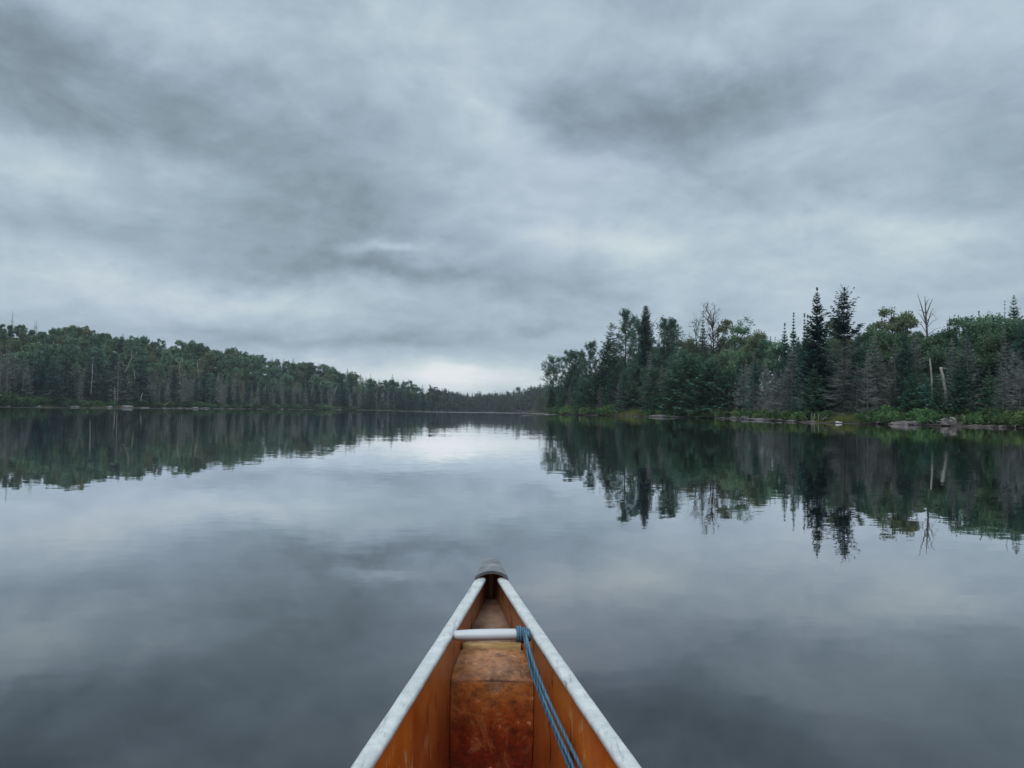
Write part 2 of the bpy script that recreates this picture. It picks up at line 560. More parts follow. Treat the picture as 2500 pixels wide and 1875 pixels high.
# ------------------------------------------------------------------ tree builders (each returns crown mesh, trunk mesh, height)
def spruce(rng, H=18.0, R=2.6, whorls=44, dead=False, near=True, mat=None, bare=0.06, ragged=.35, power=.85, droop=1.0, bark=None, deadmat=None, deadlow=0.0):
    crown, deadb, trunk = Buf(), Buf(), Buf()
    zs = np.linspace(0, H, 9)
    bend = np.cumsum(rng.normal(0, .04, (9, 2)), 0) * (zs / H)[:, None]
    tp = np.column_stack([bend, zs])
    trunk.tube(tp, .011 * H * (1 - zs / H * .97) + .01, 6)
    ts = bare + (1 - bare) * (np.linspace(0, 1, whorls) ** .92)
    Q, QD, = [], []
    for tq in ts:
        z = H * min(tq, .995) + rng.normal(0, .07)
        bx = np.interp(z, zs, bend[:, 0]); by = np.interp(z, zs, bend[:, 1])
        full = R * (1 - tq) ** power * (1 if tq > .2 else .75 + 1.25 * tq)
        nb = rng.integers(5, 10)
        a0 = rng.uniform(0, 2 * PI)
        for k in range(nb):
            ln = max(.12, full * (1 - ragged + 2 * ragged * rng.random()))
            sz = min(1.0, .22 + (1 - tq) * 2.6)
            a = a0 + k * 2 * PI / nb + rng.normal(0, .25)
            dirh = np.array([math.cos(a), math.sin(a), 0])
            e0 = (-.55 * (1 - tq) + .55 * tq) * droop * (.75 if dead else 1) + rng.normal(0, .10)
            mpt = int((4 if near else 2) + ln * (2.6 if near else 1.3))
            u = np.linspace(.12, 1.0, mpt) + rng.normal(0, .03, mpt)
            pz = ln * (e0 * u + (.42 * u * u if not (dead and deadlow) else .25 * u * u))
            Pp = np.array([bx, by, z]) + dirh * (ln * u)[:, None] + np.array([0, 0, 1.0]) * pz[:, None]
            isdead = dead or (tq < deadlow and rng.random() < 1.0)
            side = np.array([-dirh[1], dirh[0], 0])
            if isdead and near:
                pts = np.vstack([[bx, by, z], Pp[len(Pp) // 2], Pp[-1]])
                deadb.tube(pts, [.042, .030, .010], 3)
            elif near and rng.random() < .85:
                trunk.tube(np.vstack([[bx, by, z], Pp[-1]]), [.028, .008], 3)
            reps = 2 if near else 1
            for r_ in range(reps):
                for sgn in (-1, 1):
                    spread = rng.uniform(.5, 1.1, mpt)
                    U = unit(dirh * np.cos(spread)[:, None] + sgn * side * np.sin(spread)[:, None] + np.array([0, 0, 1.0]) * rng.normal(-.16 if not isdead else .02, .15, mpt)[:, None])
                    Wv = unit(np.cross(U, rng.normal(0, .35, (mpt, 3)) + np.array([0, 0, 1.0])))
                    L = (.34 * ln * (1 - .55 * u) + .24 * sz) * rng.uniform(.6, 1.3, mpt) * (1.0 if near else 1.5)
                    if isdead:
                        QD.append(diamonds(Pp, U, Wv, L * 1.1, np.full(mpt, .06 if near else .17), .3))
                    else:
                        Q.append(diamonds(Pp, U, Wv, L, L * rng.uniform(.28, .5, mpt) + .03))
            # tip
            U = unit(dirh + np.array([0, 0, .25]))[None]
            if isdead:
                QD.append(diamonds(Pp[-1:], U, side[None], [.3], [.05 if near else .14], .3))
            else:
                Q.append(diamonds(Pp[-1:] - U * .2 * sz, U, side[None], [.5 * sz], [.16]))
                # hanging spray under the limb
                hang = unit(np.array([0, 0, -1.0]) + .5 * dirh + rng.normal(0, .3, (mpt, 3)))
                Wv = unit(np.cross(hang, rng.normal(0, 1, (mpt, 3))))
                Q.append(diamonds(Pp, hang, Wv, rng.uniform(.15, .4, mpt) * sz, rng.uniform(.1, .18, mpt) * sz))
    # leader
    for k in range(5):
        a = rng.uniform(0, 2 * PI)
        U = unit(np.array([.25 * math.cos(a), .25 * math.sin(a), 1.0]))[None]
        q = diamonds(np.array([[bend[-1, 0], bend[-1, 1], H - .5]]), U, np.array([[math.sin(a), -math.cos(a), 0]]), [.7], [.06 if dead else .14])
        (QD if dead else Q).append(q)
    if Q:
        crown.quads(np.concatenate(Q))
    dm = None
    if QD:
        deadb.quads(np.concatenate(QD))
        dm = deadb.mesh('dead_spruce_crown', deadmat or M_DEAD)
    cm = crown.mesh('spruce_crown', mat or M_SPRUCE) if Q else None
    tm = trunk.mesh('conifer_trunk', bark or (M_GREYWOOD if dead else M_BARK), True)
    return {'crown': cm, 'dead_limbs' if cm else 'crown': dm, 'trunk': tm, 'H': H} if dm else {'crown': cm, 'trunk': tm, 'H': H}


def limb(rng, p0, d, L, r0, n=5, wob=.18, up=.1):
    pts = [np.array(p0, float)]
    d = unit(np.array(d, float))
    for i in range(n):
        d = unit(d + rng.normal(0, wob, 3) + np.array([0, 0, up]))
        pts.append(pts[-1] + d * L / n)
    return np.array(pts)


def broadleaf(rng, H=15.0, R=4.0, near=True, base=.30, bark=None, mat=None, lobes=20, sparse=1.0, size=None, low=-.55):
    crown, trunk = Buf(), Buf()
    tp = limb(rng, (0, 0, 0), (0, 0, 1), H * .72, .2, 7, .05, .05)
    trunk.tube(tp, np.linspace(.011 * H, .004 * H, len(tp)), 6)
    cz, hz = H * (1 + base) / 2, H * (1 - base) / 2
    Q = []
    size = size or (.34 if near else .80)
    for k in range(lobes):
        a = rng.uniform(0, 2 * PI)
        ph = rng.uniform(low, 1.0)
        rr = math.sqrt(max(0.05, 1 - ph * ph * (.9 if ph > 0 else .55))) * rng.uniform(.35, .80)
        c = np.array([R * rr * math.cos(a), R * rr * math.sin(a), cz + hz * ph * .80])
        rad = R * rng.uniform(.30, .46)
        j = np.clip(int((c[2] / H) * 6) - 1, 1, 6)
        mid = (tp[j] + c) / 2 + np.array([0, 0, -.3])
        trunk.tube([tp[j], mid, c], [.0045 * H, .003 * H, .012], 4)
        nc = int((11 if near else 7))
        for q in range(nc):
            v = unit(rng.normal(0, 1, 3))
            if v[2] < -.35: v[2] *= -.6
            cc = c + v * rad * rng.uniform(.55, 1.0) * np.array([1, 1, .8])
            nl = int((30 if near else 13) * sparse)
            Pp = cc + rng.normal(0, rad * .20, (nl, 3))
            U = unit(rng.normal(0, 1, (nl, 3)) + v * .7 + np.array([0, 0, -.1]))
            Wv = unit(np.cross(U, rng.normal(0, 1, (nl, 3)) + np.array([0, 0, .6])))
            L = size * rng.uniform(.6, 1.35, nl)
            Q.append(diamonds(Pp, U, Wv, L, L * rng.uniform(.55, .85, nl)))
    crown.quads(np.concatenate(Q))
    return {'crown': crown.mesh('broadleaf_crown', mat or M_LEAF), 'trunk': trunk.mesh('broadleaf_trunk', bark or M_BARK, True), 'H': crown.top() - .15}


def pine(rng, H=22.0, R=3.6, base=.35, n=26, near=True, rounded=1.0, mat=None, dens=1.0):
    crown, trunk = Buf(), Buf()
    tp = limb(rng, (0, 0, 0), (0, 0, 1), H * .97, .2, 8, .015, .05)
    trunk.tube(tp, np.linspace(.0105 * H, .0022 * H, len(tp)), 6)
    Q = []
    for k in range(n):
        f = base + (1 - base) * (k + rng.random()) / n
        z = f * H * .97
        j = f * (len(tp) - 1)
        p0 = tp[int(j)] + (tp[min(int(j) + 1, len(tp) - 1)] - tp[int(j)]) * (j - int(j))
        g = (f - base) / (1 - base)
        ln = R * (.22 + .95 * math.sqrt(max(0, 1 - g ** 2.6)) * min(1, .6 + g)) * rng.uniform(.6, 1.15) + .25
        a = k * 2.4 + rng.normal(0, .4)
        el_ = -.05 + .75 * g + rng.normal(0, .15)
        d = np.array([math.cos(a), math.sin(a), el_])
        pts = limb(rng, p0, d, ln, .05, 4, .14, .10)
        trunk.tube(pts, np.linspace(.018 + .012 * ln, .012, 5), 4)
        tips = [pts[-1], pts[-2]]
        for s in range(rng.integers(4, 8)):
            i = rng.integers(1, 4)
            dd = unit(pts[i + 1] - pts[i]) + rng.normal(0, .6, 3) + np.array([0, 0, .25])
            sp_ = limb(rng, pts[i], dd, ln * rng.uniform(.25, .5), .02, 2, .15, .15)
            trunk.tube(sp_, [.02, .014, .008], 3)
            tips += [sp_[-1], sp_[-2] * .5 + sp_[-1] * .5, sp_[1], pts[i]]
        if k < 7:
            tips.append(tp[-1] - np.array([0, 0, .45 * k]) + rng.normal(0, .25 + .06 * k, 3))
        for tip in tips:
            for c_ in range(2):
                nl = int(9 * dens)
                cc = tip + rng.normal(0, .26, 3)
                v = unit(rng.normal(0, 1, (nl, 3)) + np.array([0, 0, .55]))
                Pp = cc + v * rng.uniform(0, .15, (nl, 1))
                Wv = unit(np.cross(v, rng.normal(0, 1, (nl, 3))))
                L = rng.uniform(.2, .42, nl)
                Q.append(diamonds(Pp, v, Wv, L, rng.uniform(.08, .15, nl), .6))
    crown.quads(np.concatenate(Q))
    return {'crown': crown.mesh('pine_crown', mat or M_PINE), 'trunk': trunk.mesh('pine_trunk', M_BARK, True), 'H': crown.top() - .1}


def bare_tree(rng, H=18.0, R=4.0, base=.5, n=12, levels=3, mat=None, up=.5, thick=1.0, fine=5, trunkfrac=.8):
    trunk, crown = Buf(), Buf()
    tp = limb(rng, (0, 0, 0), (0, 0, 1), H * trunkfrac, .2, 8, .05, .06)
    trunk.tube(tp, np.linspace(.011 * H, .004 * H, len(tp)) * thick, 6)
    top = tp[-1]

    def grow(p, d, L, r, lev):
        pts = limb(rng, p, d, L, r, 4, .20, .06)
        crown.tube(pts, np.linspace(r, r * .45, 5), 4 if lev == 0 else 3)
        if lev < levels - 1:
            for q in range(fine if lev == 0 else fine - 1):
                i = rng.integers(1, 5)
                dd = unit(pts[i] - pts[i - 1]) + rng.normal(0, .55, 3) + np.array([0, 0, .1])
                grow(pts[i], dd, L * rng.uniform(.3, .55), r * .5, lev + 1)
    for k in range(n):
        f = base + (1 - base) * k / n
        j = f * (len(tp) - 1)
        p0 = tp[int(j)] + (tp[min(int(j) + 1, len(tp) - 1)] - tp[int(j)]) * (j - int(j))
        a = k * 2.4 + rng.normal(0, .3)
        g = (f - base) / (1 - base)
        L = R * (1.0 - .35 * g) * rng.uniform(.7, 1.15)
        grow(p0, (math.cos(a), math.sin(a), up + .6 * g), L, .006 * H * (1 - .5 * g) * thick, 0)
    for k in range(3):
        grow(top, (rng.normal(0, .3), rng.normal(0, .3), 1), H * (1 - trunkfrac) * 1.0, .0045 * H * thick, 0)
    return {'crown': crown.mesh('bare_crown', mat or M_BARK, True), 'trunk': trunk.mesh('bare_trunk', mat or M_BARK, True), 'H': crown.top()}


def shrub(rng, H=2.0, R=1.6, mat=None, n=26, size=.26, leaves=34):
    crown, stem = Buf(), Buf()
    Q = []
    for k in range(n):
        a = rng.uniform(0, 2 * PI)
        rr = R * math.sqrt(rng.random())
        top = H * (1 - .55 * (rr / R) ** 2) * rng.uniform(.65, 1.05)
        tip = np.array([rr * math.cos(a), rr * math.sin(a), top])
        if k < 9:
            stem.tube([(tip[0] * .15, tip[1] * .15, -.1), tip * np.array([.6, .6, .55]), tip], [.03, .02, .008], 3)
        for lv in (1.0, .68, .36):
            c = tip * np.array([1, 1, lv])
            v = rng.normal(0, 1, (leaves // 2, 3)) + np.array([0, 0, .5])
            U = unit(v)
            Pp = c + U * rng.uniform(0, .34, (len(v), 1)) * H * .4
            Wv = unit(np.cross(U, rng.normal(0, 1, (len(v), 3))))
            L = size * rng.uniform(.6, 1.4, len(v))
            Q.append(diamonds(Pp, U, Wv, L, L * .6))
    crown.quads(np.concatenate(Q))
    return {'foliage': crown.mesh('shrub_foliage', mat or M_SHRUB), 'stem': stem.mesh('shrub_stem', M_BARK), 'H': H}


def variants(fn, count, seed, **kw):
    return [fn(np.random.default_rng(seed + i), **kw) for i in range(count)]


NEAR = {
    'spruce_tree': variants(spruce, 5, 100, H=16, R=2.5, whorls=30),
    'fir_tree': variants(spruce, 4, 200, H=10, R=2.5, whorls=19, mat=M_FIR, bare=.03, droop=.8),
    'dead_spruce': variants(spruce, 5, 300, H=13, R=2.4, whorls=23, dead=True, bare=.04),
    'broadleaf_tree': variants(broadleaf, 4, 400, H=15, R=4.2, lobes=22, base=.2),
    'pine_tree': variants(pine, 4, 500),
    'bare_tree': variants(bare_tree, 3, 600),
}
FAR = {
    'spruce_tree': variants(spruce, 5, 150, H=18, R=2.7, whorls=30, near=False, mat=M_DARKSPRUCE),
    'dead_spruce': variants(spruce, 5, 350, H=14, R=2.1, whorls=22, dead=True, near=False, deadmat=M_DEADFAR),
    'broadleaf_tree': variants(broadleaf, 6, 450, H=15, R=4.6, near=False, lobes=30, base=.06, low=-1.0),
    'pale_broadleaf': variants(broadleaf, 2, 470, H=15, R=4.0, near=False, lobes=16, bark=M_PALEBARK, base=.40),
    'bare_tree': variants(bare_tree, 2, 650, H=13, R=3.0, mat=M_GREYWOOD, thick=1.6, levels=2, n=6, base=.6),
}
SHRUBS = variants(shrub, 5, 700)
SHRUBS_FAR = variants(shrub, 5, 720, mat=M_SHRUBFAR, size=.34)


def plant(name, var, x, y, z, height, wide=1.0, rot=None, lean=(0, 0), label='', cat='tree', group=None):
    s = height / var['H']
    root = bpy.data.objects.new(name, None)
    COL.objects.link(root)
    root.empty_display_size = .2
    root.location = (x, y, z)
    root.scale = (s * wide, s * wide, s)
    root.rotation_euler = (lean[0], lean[1], random.uniform(0, 2 * PI) if rot is None else rot)
    for part in ('trunk', 'crown', 'dead_limbs', 'foliage', 'stem'):
        if var.get(part) is not None:
            link(part, var[part], root)
    tag(root, label, cat, group)
    return root


def hero(name, var, px, py, Y, label, wide=1.0, cat='tree', rot=None, lean=(0, 0), group=None):
    """a tree whose tip shows at (px, py), standing at forward distance Y"""
    tip = at_depth(px, py, Y)
    z = float(ground_z(tip[0], Y)) - .1
    return plant(name, var, tip[0], Y, z, tip[2] - z, wide, rot, lean, label, cat, group)


def shore_y(px):
    return float(shore_r(az_of(px))) * math.cos(az_of(px))


# ------------------------------------------------------------------ the wooded point and bank on the right: trees one can point at
def rr(i):
    return np.random.default_rng(i)


HERO = [
    # name, variant, px, py, metres behind the waterline, wide, label
    ('pine_tree', pine(rr(1), 17, 4.4, .10, 44), 1353, 866, 8, 1.0, 'dark pine standing at the very tip of the wooded point'),
    ('pine_tree', pine(rr(2), 19, 4.2, .15, 42), 1396, 852, 10, 1.0, 'flat topped pine second in from the tip of the point'),
    ('pine_tree', pine(rr(22), 19, 4.0, .15, 40), 1412, 850, 14, 1.0, 'pine with upswept crown crowding the flat topped pine near the point tip'),
    ('pine_tree', pine(rr(3), 22, 3.9, .2, 40), 1436, 824, 12, 1.0, 'round headed pine with sky showing through its crown, third step up the point'),
    ('pine_tree', spruce(rr(4), 23, 5.2, 34, mat=M_PINE, droop=-.2, bare=.1, ragged=.4, power=.7), 1489, 796, 14, 1.0, 'feathery pine with upturned branch tips below the tall open pine'),
    ('pine_tree', pine(rr(5), 27, 4.3, .42, 40), 1527, 753, 16, 1.0, 'tallest open crowned pine on the point, bare trunk visible against the sky'),
    ('spruce_tree', spruce(rr(6), 27, 2.7, 84, mat=M_DARKSPRUCE, power=.45, ragged=.2), 1578, 746, 20, 1.0, 'dense column shaped spruce rising beside the tall open pine'),
    ('pine_tree', pine(rr(7), 25, 4.2, .35, 38), 1558, 771, 22, 1.0, 'ragged pine crown tucked against the column shaped spruce'),
    ('bare_tree', bare_tree(rr(8), 25, 2.0, .6, 10, 2, M_BARK, .3), 1595, 774, 24, 1.0, 'small crooked dead top between the column spruce and the domed pine'),
    ('pine_tree', pine(rr(9), 24, 5.2, .3, 60, dens=1.4), 1634, 771, 18, 1.0, 'domed pine with a thick round head in the middle of the point'),
    ('bare_tree', bare_tree(rr(10), 22, 4.6, .55, 16, 4, M_BARK, .2, 1.2, 5), 1704, 765, 26, 1.05, 'leafless spreading tree fanning out beside the tallest bare tree'),
    ('spruce_tree', spruce(rr(11), 22, 2.0, 28), 1715, 760, 22, 1.0, 'dark narrow spruce standing among the leafless branches'),
    ('bare_tree', bare_tree(rr(12), 26, 4.2, .60, 20, 4, M_BARK, .30, 1.25, 6), 1747, 732, 22, 1.0, 'tallest leafless tree on the skyline with a broad fan of bare twigs'),
    ('broadleaf_tree', broadleaf(rr(13), 20, 3.0, sparse=.55), 1781, 781, 26, 1.0, 'thin leaved tree just beyond the tallest leafless tree'),
    ('broadleaf_tree', broadleaf(rr(14), 21, 3.6, sparse=.6, mat=M_LEAF), 1810, 773, 26, 1.0, 'olive thin crowned tree topping the slope above the grey dead spruces'),
    ('broadleaf_tree', broadleaf(rr(15), 18, 4.2), 1851, 806, 30, 1.0, 'round leafy tree at the falling edge of the point skyline'),
    ('broadleaf_tree', broadleaf(rr(16), 17, 3.2, sparse=.8), 1866, 822, 34, 1.0, 'lowest leafy crown beside the sky notch'),
    ('spruce_tree', spruce(rr(17), 15, 1.3, 24), 1883, 822, 30, 1.0, 'tiny spruce spike in the sky notch'),
    ('dead_spruce', spruce(rr(18), 15, 1.2, 22, dead=True), 1893, 824, 26, 1.0, 'thin grey dead spike in the sky notch'),
    ('broadleaf_tree', broadleaf(rr(19), 14, 3.2), 1903, 830, 26, 1.0, 'pale leafy crown closing the right side of the sky notch'),
    ('spruce_tree', spruce(rr(20), 15, 1.6, 27), 1917, 789, 16, 1.0, 'blunt topped spruce first right of the sky notch'),
    ('spruce_tree', spruce(rr(21), 16, 1.7, 28, power=1.1), 1939, 764, 17, 1.0, 'slim spruce with needle thin top left of the paired spires'),
    ('spruce_tree', spruce(rr(23), 16, 1.5, 27, power=1.2), 1964, 767, 18, 1.0, 'left one of two paired thin spruce spires beside the tall spruce'),
    ('spruce_tree', spruce(rr(24), 16, 1.3, 27, power=1.2), 1972, 769, 20, 1.0, 'right one of two paired thin spruce spires beside the tall spruce'),
    ('spruce_tree', spruce(rr(25), 19, 2.7, 44, mat=M_DARKSPRUCE, power=.8, ragged=.3, bare=.05), 1994, 703, 7, 1.0, 'tall pointed dark spruce with an even crown, left of the ragged tall one'),
    ('spruce_tree', spruce(rr(26), 19, 2.5, 38, mat=M_DARKSPRUCE, power=.45, ragged=.7, droop=1.5, bare=.03, deadlow=.63), 2060, 703, 4, 1.0, 'tall ragged spruce, green hanging top above a skirt of silvery dead limbs'),
    ('broadleaf_tree', broadleaf(rr(27), 16, 3.0), 2037, 778, 22, 1.0, 'leafy crown behind the gap between the two tall spruces'),
    ('spruce_tree', spruce(rr(28), 15, 1.8, 26, deadlow=.3), 2095, 793, 10, 1.0, 'half dead spruce just right of the tall ragged spruce'),
    ('broadleaf_tree', broadleaf(rr(29), 15, 3.6, mat=M_LEAF), 2135, 782, 24, 1.0, 'bright leafy dome between the ragged spruce and the olive birch'),
    ('bare_tree', bare_tree(rr(30), 16, 2.2, .75, 8, 2, M_BARK, .6, .6), 2152, 768, 26, 1.0, 'fine bare twigs poking above the leafy dome'),
    ('birch_tree', broadleaf(rr(31), 18, 3.4, bark=M_PALEBARK, base=.45, lobes=20), 2190, 748, 15, 1.0, 'olive crowned birch with white trunk showing below its leaves'),
    ('broadleaf_tree', broadleaf(rr(32), 16, 2.8), 2222, 775, 22, 1.0, 'leafy crown filling in right of the olive birch'),
    ('broadleaf_tree', broadleaf(rr(33), 14, 3.0, sparse=.7), 2282, 812, 16, 1.0, 'thin leafy crown under the forked dead tree'),
    ('broadleaf_tree', broadleaf(rr(34), 13, 2.6), 2308, 806, 22, 1.0, 'leafy crown in the dip right of the forked dead tree'),
    ('broadleaf_tree', broadleaf(rr(35), 16, 3.6, sparse=.8), 2345, 770, 22, 1.0, 'first leafy crown of the mass rising to the frame edge'),
    ('broadleaf_tree', broadleaf(rr(36), 15, 4.2, mat=M_LEAF), 2385, 772, 18, 1.0, 'second leafy crown of the mass rising to the frame edge'),
    ('spruce_tree', spruce(rr(37), 15, 1.5, 24), 2389, 762, 24, 1.0, 'little spruce tip poking out of the rising leafy mass'),
    ('broadleaf_tree', broadleaf(rr(38), 16, 4.4), 2428, 756, 22, 1.0, 'third leafy crown of the rising mass, below the snag spike'),
    ('broadleaf_tree', broadleaf(rr(39), 15, 4.6), 2440, 800, 14, 1.0, 'large drooping leafy crown overhanging the dark spruces at the frame edge'),
    ('broadleaf_tree', broadleaf(rr(40), 16, 4.6), 2492, 770, 15, 1.0, 'leafy crown cut by the frame edge under the small fir top'),
    ('dead_spruce', spruce(rr(41), 18, .7, 18, dead=True), 2451, 735, 30, 1.0, 'thin dead spike beside the small fir top'),
    ('fir_tree', spruce(rr(42), 18, 3.0, 24, mat=M_SPRUCE, power=.75, ragged=.3), 2475, 722, 30, 1.0, 'small dark fir top standing highest near the frame edge'),
    ('fir_tree', spruce(rr(43), 9, 2.1, 16, mat=M_FIR, power=.95, droop=.9, ragged=.25), 2416, 895, 3, 1.0, 'young pale green fir standing clear at the water edge'),
    ('dead_spruce', spruce(rr(44), 13, 2.6, 24, dead=True), 2184, 830, 6, 1.0, 'silver dead spruce with tiered branches in front of the birch trunk'),
    ('dead_spruce', spruce(rr(45), 12, 2.2, 23, dead=True), 2150, 862, 8, 1.0, 'grey brown dead spruce left of the silver tiered one'),
    ('dead_spruce', spruce(rr(46), 10, 2.2, 21, dead=True), 1906, 905, 6, 1.0, 'silvery dead spruce at the foot of the blunt topped spruce'),
    ('dead_spruce', spruce(rr(47), 11, 2.4, 21, dead=True), 1811, 892, 5, 1.0, 'pale bare dead spruce standing over the flat rock slabs'),
    ('dead_spruce', spruce(rr(48), 14, 2.2, 23, dead=True), 1838, 862, 10, 1.0, 'grey dead spruce behind the pale one over the rock slabs'),
    ('dead_spruce', spruce(rr(49), 14, 2.4, 24, dead=True), 1866, 868, 9, 1.0, 'brownish dead spruce below the sky notch'),
    ('spruce_tree', spruce(rr(50), 12, 2.8, 22, deadlow=.9), 2478, 838, 5, 1.0, 'dark spruce with lavender grey tiered limbs at the frame edge'),
    ('fir_tree', spruce(rr(51), 8, 2.6, 16, mat=M_SPRUCE), 2262, 920, 4, 1.0, 'small dense fir beneath the leaning broken trunk'),
    ('fir_tree', spruce(rr(52), 7, 2.2, 16, mat=M_FIR), 2290, 935, 3, 1.0, 'bushy little fir touching the leaning broken trunk'),
    ('spruce_tree', spruce(rr(53), 12, 2.4, 22, deadlow=.4), 2350, 872, 6, 1.0, 'grey green spruce behind the stick lodge'),
    ('spruce_tree', spruce(rr(54), 13, 2.4, 22, deadlow=.5), 2325, 850, 10, 1.0, 'shaded spruce behind the leaning broken trunk'),
    ('fir_tree', spruce(rr(55), 8, 2.2, 16, mat=M_SPRUCE), 2224, 920, 5, 1.0, 'small fir between the silver dead spruce and the broken trunk'),
]
for (name, var, px, py, back, wide, label) in HERO:
    hero(name, var, px, py, shore_y(px) + back, label, wide)

# overhanging cedars on the point
for i, (px, py, back, wd, lab) in enumerate([
        (1655, 885, 5, 1.15, 'bushy blue green cedar at the left end of the overhanging clump'),
        (1692, 868, 5, 1.2, 'bushy cedar in the middle of the clump overhanging the black water'),
        (1738, 880, 4, 1.35, 'broad cedar with boughs dipping over the black water gap'),
        (1775, 905, 4, 1.1, 'low cedar at the right end of the overhanging clump'),
        (1600, 900, 10, 1.1, 'shaggy cedar above the small boulders'),
        (1560, 890, 13, 1.1, 'dark cedar behind the yellow sedge'),
        (1510, 900, 13, 1.1, 'grey green cedar left of the yellow sedge'),
        (1465, 905, 8, 1.1, 'cedar leaning to the water left of the sedge'),
        (1425, 925, 5, 1.1, 'low cedar above the floating logs')]):
    hero('cedar_tree', spruce(rr(800 + i), 12, 3.4, 22, mat=M_FIR, power=.42, ragged=.3, droop=1.5, bare=.02), px, py, shore_y(px) + back, lab, wd)

# fill trees behind and between on the right bank, kept under the skyline
SKY_R = [(1345, 920), (1400, 900), (1450, 888), (1500, 862), (1550, 848), (1600, 835), (1650, 822), (1700, 812), (1760, 822), (1800, 808), (1845, 822), (1866, 862),
         (1880, 885), (1902, 868), (1920, 840), (1950, 815), (2000, 815), (2050, 815), (2080, 835), (2120, 810), (2160, 800), (2220, 790), (2260, 810), (2300, 825),
         (2340, 795), (2400, 775), (2450, 768), (2520, 760), (2600, 750)]
sk_x = [a for a, _ in SKY_R]; sk_y = [b_ for _, b_ in SKY_R]
ZONE_R = [(1400, 'near the tip of the wooded point'), (1480, 'behind the floating logs'), (1600, 'behind the yellow sedge'), (1690, 'left of the overhanging cedars'),
          (1800, 'above the overhanging cedars'), (1900, 'above the flat rock slabs'), (1990, 'under the paired spruce spires'), (2110, 'around the tall ragged spruce'),
          (2230, 'below the olive birch'), (2330, 'around the leaning broken trunk'), (2420, 'behind the stick lodge'), (9999, 'by the pale green fir')]


def zone(px, Z_):
    for lim, s in Z_:
        if px < lim:
            return s


ADJ = {'spruce_tree': 'dark green spruce', 'dead_spruce': 'grey dead spruce', 'fir_tree': 'small bushy fir', 'broadleaf_tree': 'leafy broadleaf tree', 'pine_tree': 'dark pine',
       'pale_broadleaf': 'pale trunked leafy tree', 'bare_tree': 'bleached bare dead tree'}


def cap_height(x, y, z, h, px, tab, margin):
    lim = np.interp(px, tab[0], tab[1]) + margin
    top = at_depth(px, lim, y)[2]
    return min(h, top - z)


def fill(kindname, var, px, t_, h, rowname, zones, tab, margin, wide=1.0, exact=False):
    x, y, z = ground_at(px, t_)
    z -= .1
    top = at_depth(px, np.interp(px, tab[0], tab[1]) + margin, y)[2] - z
    hh = top if exact else min(h, top)
    if hh < 2.5:
        return None
    nm = 'broadleaf_tree' if kindname == 'pale_broadleaf' else kindname
    where = f'{rowname} {zone(px, zones)}'
    return plant(nm, var, x, y, z, hh, wide, lean=(random.gauss(0, .02), random.gauss(0, .025)), label=f'{ADJ[kindname]} {where}', group=f'{ADJ[kindname]} trees {where}')


rows = [(4, 30, .45, (6, 9), 'in the front row'), (9, 26, .5, (9, 13), 'in the second row'), (16, 26, .5, (11, 15), 'in the third row'), (26, 34, .6, (12, 16), 'standing back'), (40, 40, .6, (13, 17), 'farther back'), (56, 34, .6, (13, 17), 'farthest back')]
TABR = (sk_x, sk_y)
# gaps left open before the trees, trunks and sedge that stand clear in the photograph: px from, px to, last row kept out
CLEAR_R = [(1470, 1600, 0), (2030, 2090, 1), (2160, 2205, 1), (2258, 2326, 1), (2384, 2450, 1), (1795, 1830, 0), (2125, 2160, 0), (1895, 1915, 0)]
for ri, (tq, step, jit, (h0, h1), rn) in enumerate(rows):
    px = 1348
    while px < 2560:
        p = px + random.uniform(-8, 8)
        if any(lo < p < hi and ri <= mr for lo, hi, mr in CLEAR_R) or (ri >= 3 and 1860 < p < 1910):
            px += step * .8
            continue
        left = p < 1660
        r_ = random.random()
        if ri == 0:
            k = 'fir_tree' if r_ < (.6 if left else .36) else 'dead_spruce'
        elif ri == 1:
            k = ('pine_tree' if r_ < .2 and left else 'spruce_tree' if r_ < (.6 if left else .58) else 'dead_spruce')
        elif ri == 2:
            k = ('pine_tree' if r_ < .45 and left else 'spruce_tree' if r_ < .6 else 'dead_spruce' if r_ < .82 else 'broadleaf_tree')
        else:
            k = ('pine_tree' if r_ < .35 and left else 'broadleaf_tree' if r_ < (.8 if left else .5) else 'spruce_tree')
        if k == 'broadleaf_tree' and left and random.random() < .5:
            k = 'pine_tree'
        fill(k, random.choice(NEAR[k]), p, tq * random.uniform(.8, 1.25), random.uniform(h0, h1) * (1.2 if left else 1.0), rn, ZONE_R, TABR, random.uniform(4, 30), random.uniform(.9, 1.25))
        px += step * random.uniform(.75, 1.25) * (80 / max(60, shore_y(p)) * .8 + .45)

# forked dead tree on the skyline, broken leaning trunk, thin snags
def snag_obj(name, pts, rad, label, mat=M_GREYWOOD, limbs=(), cat='dead tree', group=None):
    root_p = np.array(pts[0])
    o = Buf()
    o.tube(np.array(pts) - root_p, rad, 7, cap=True)
    root = link(name, None)
    root.location = root_p
    link('trunk', o.mesh('snag_trunk', mat, True), root)
    for lp, lr in limbs:
        q = Buf()
        q.tube(np.array(lp) - root_p, lr, 5)
        link('limb', q.mesh('snag_limb', mat, True), root)
    return tag(root, label, cat, group)


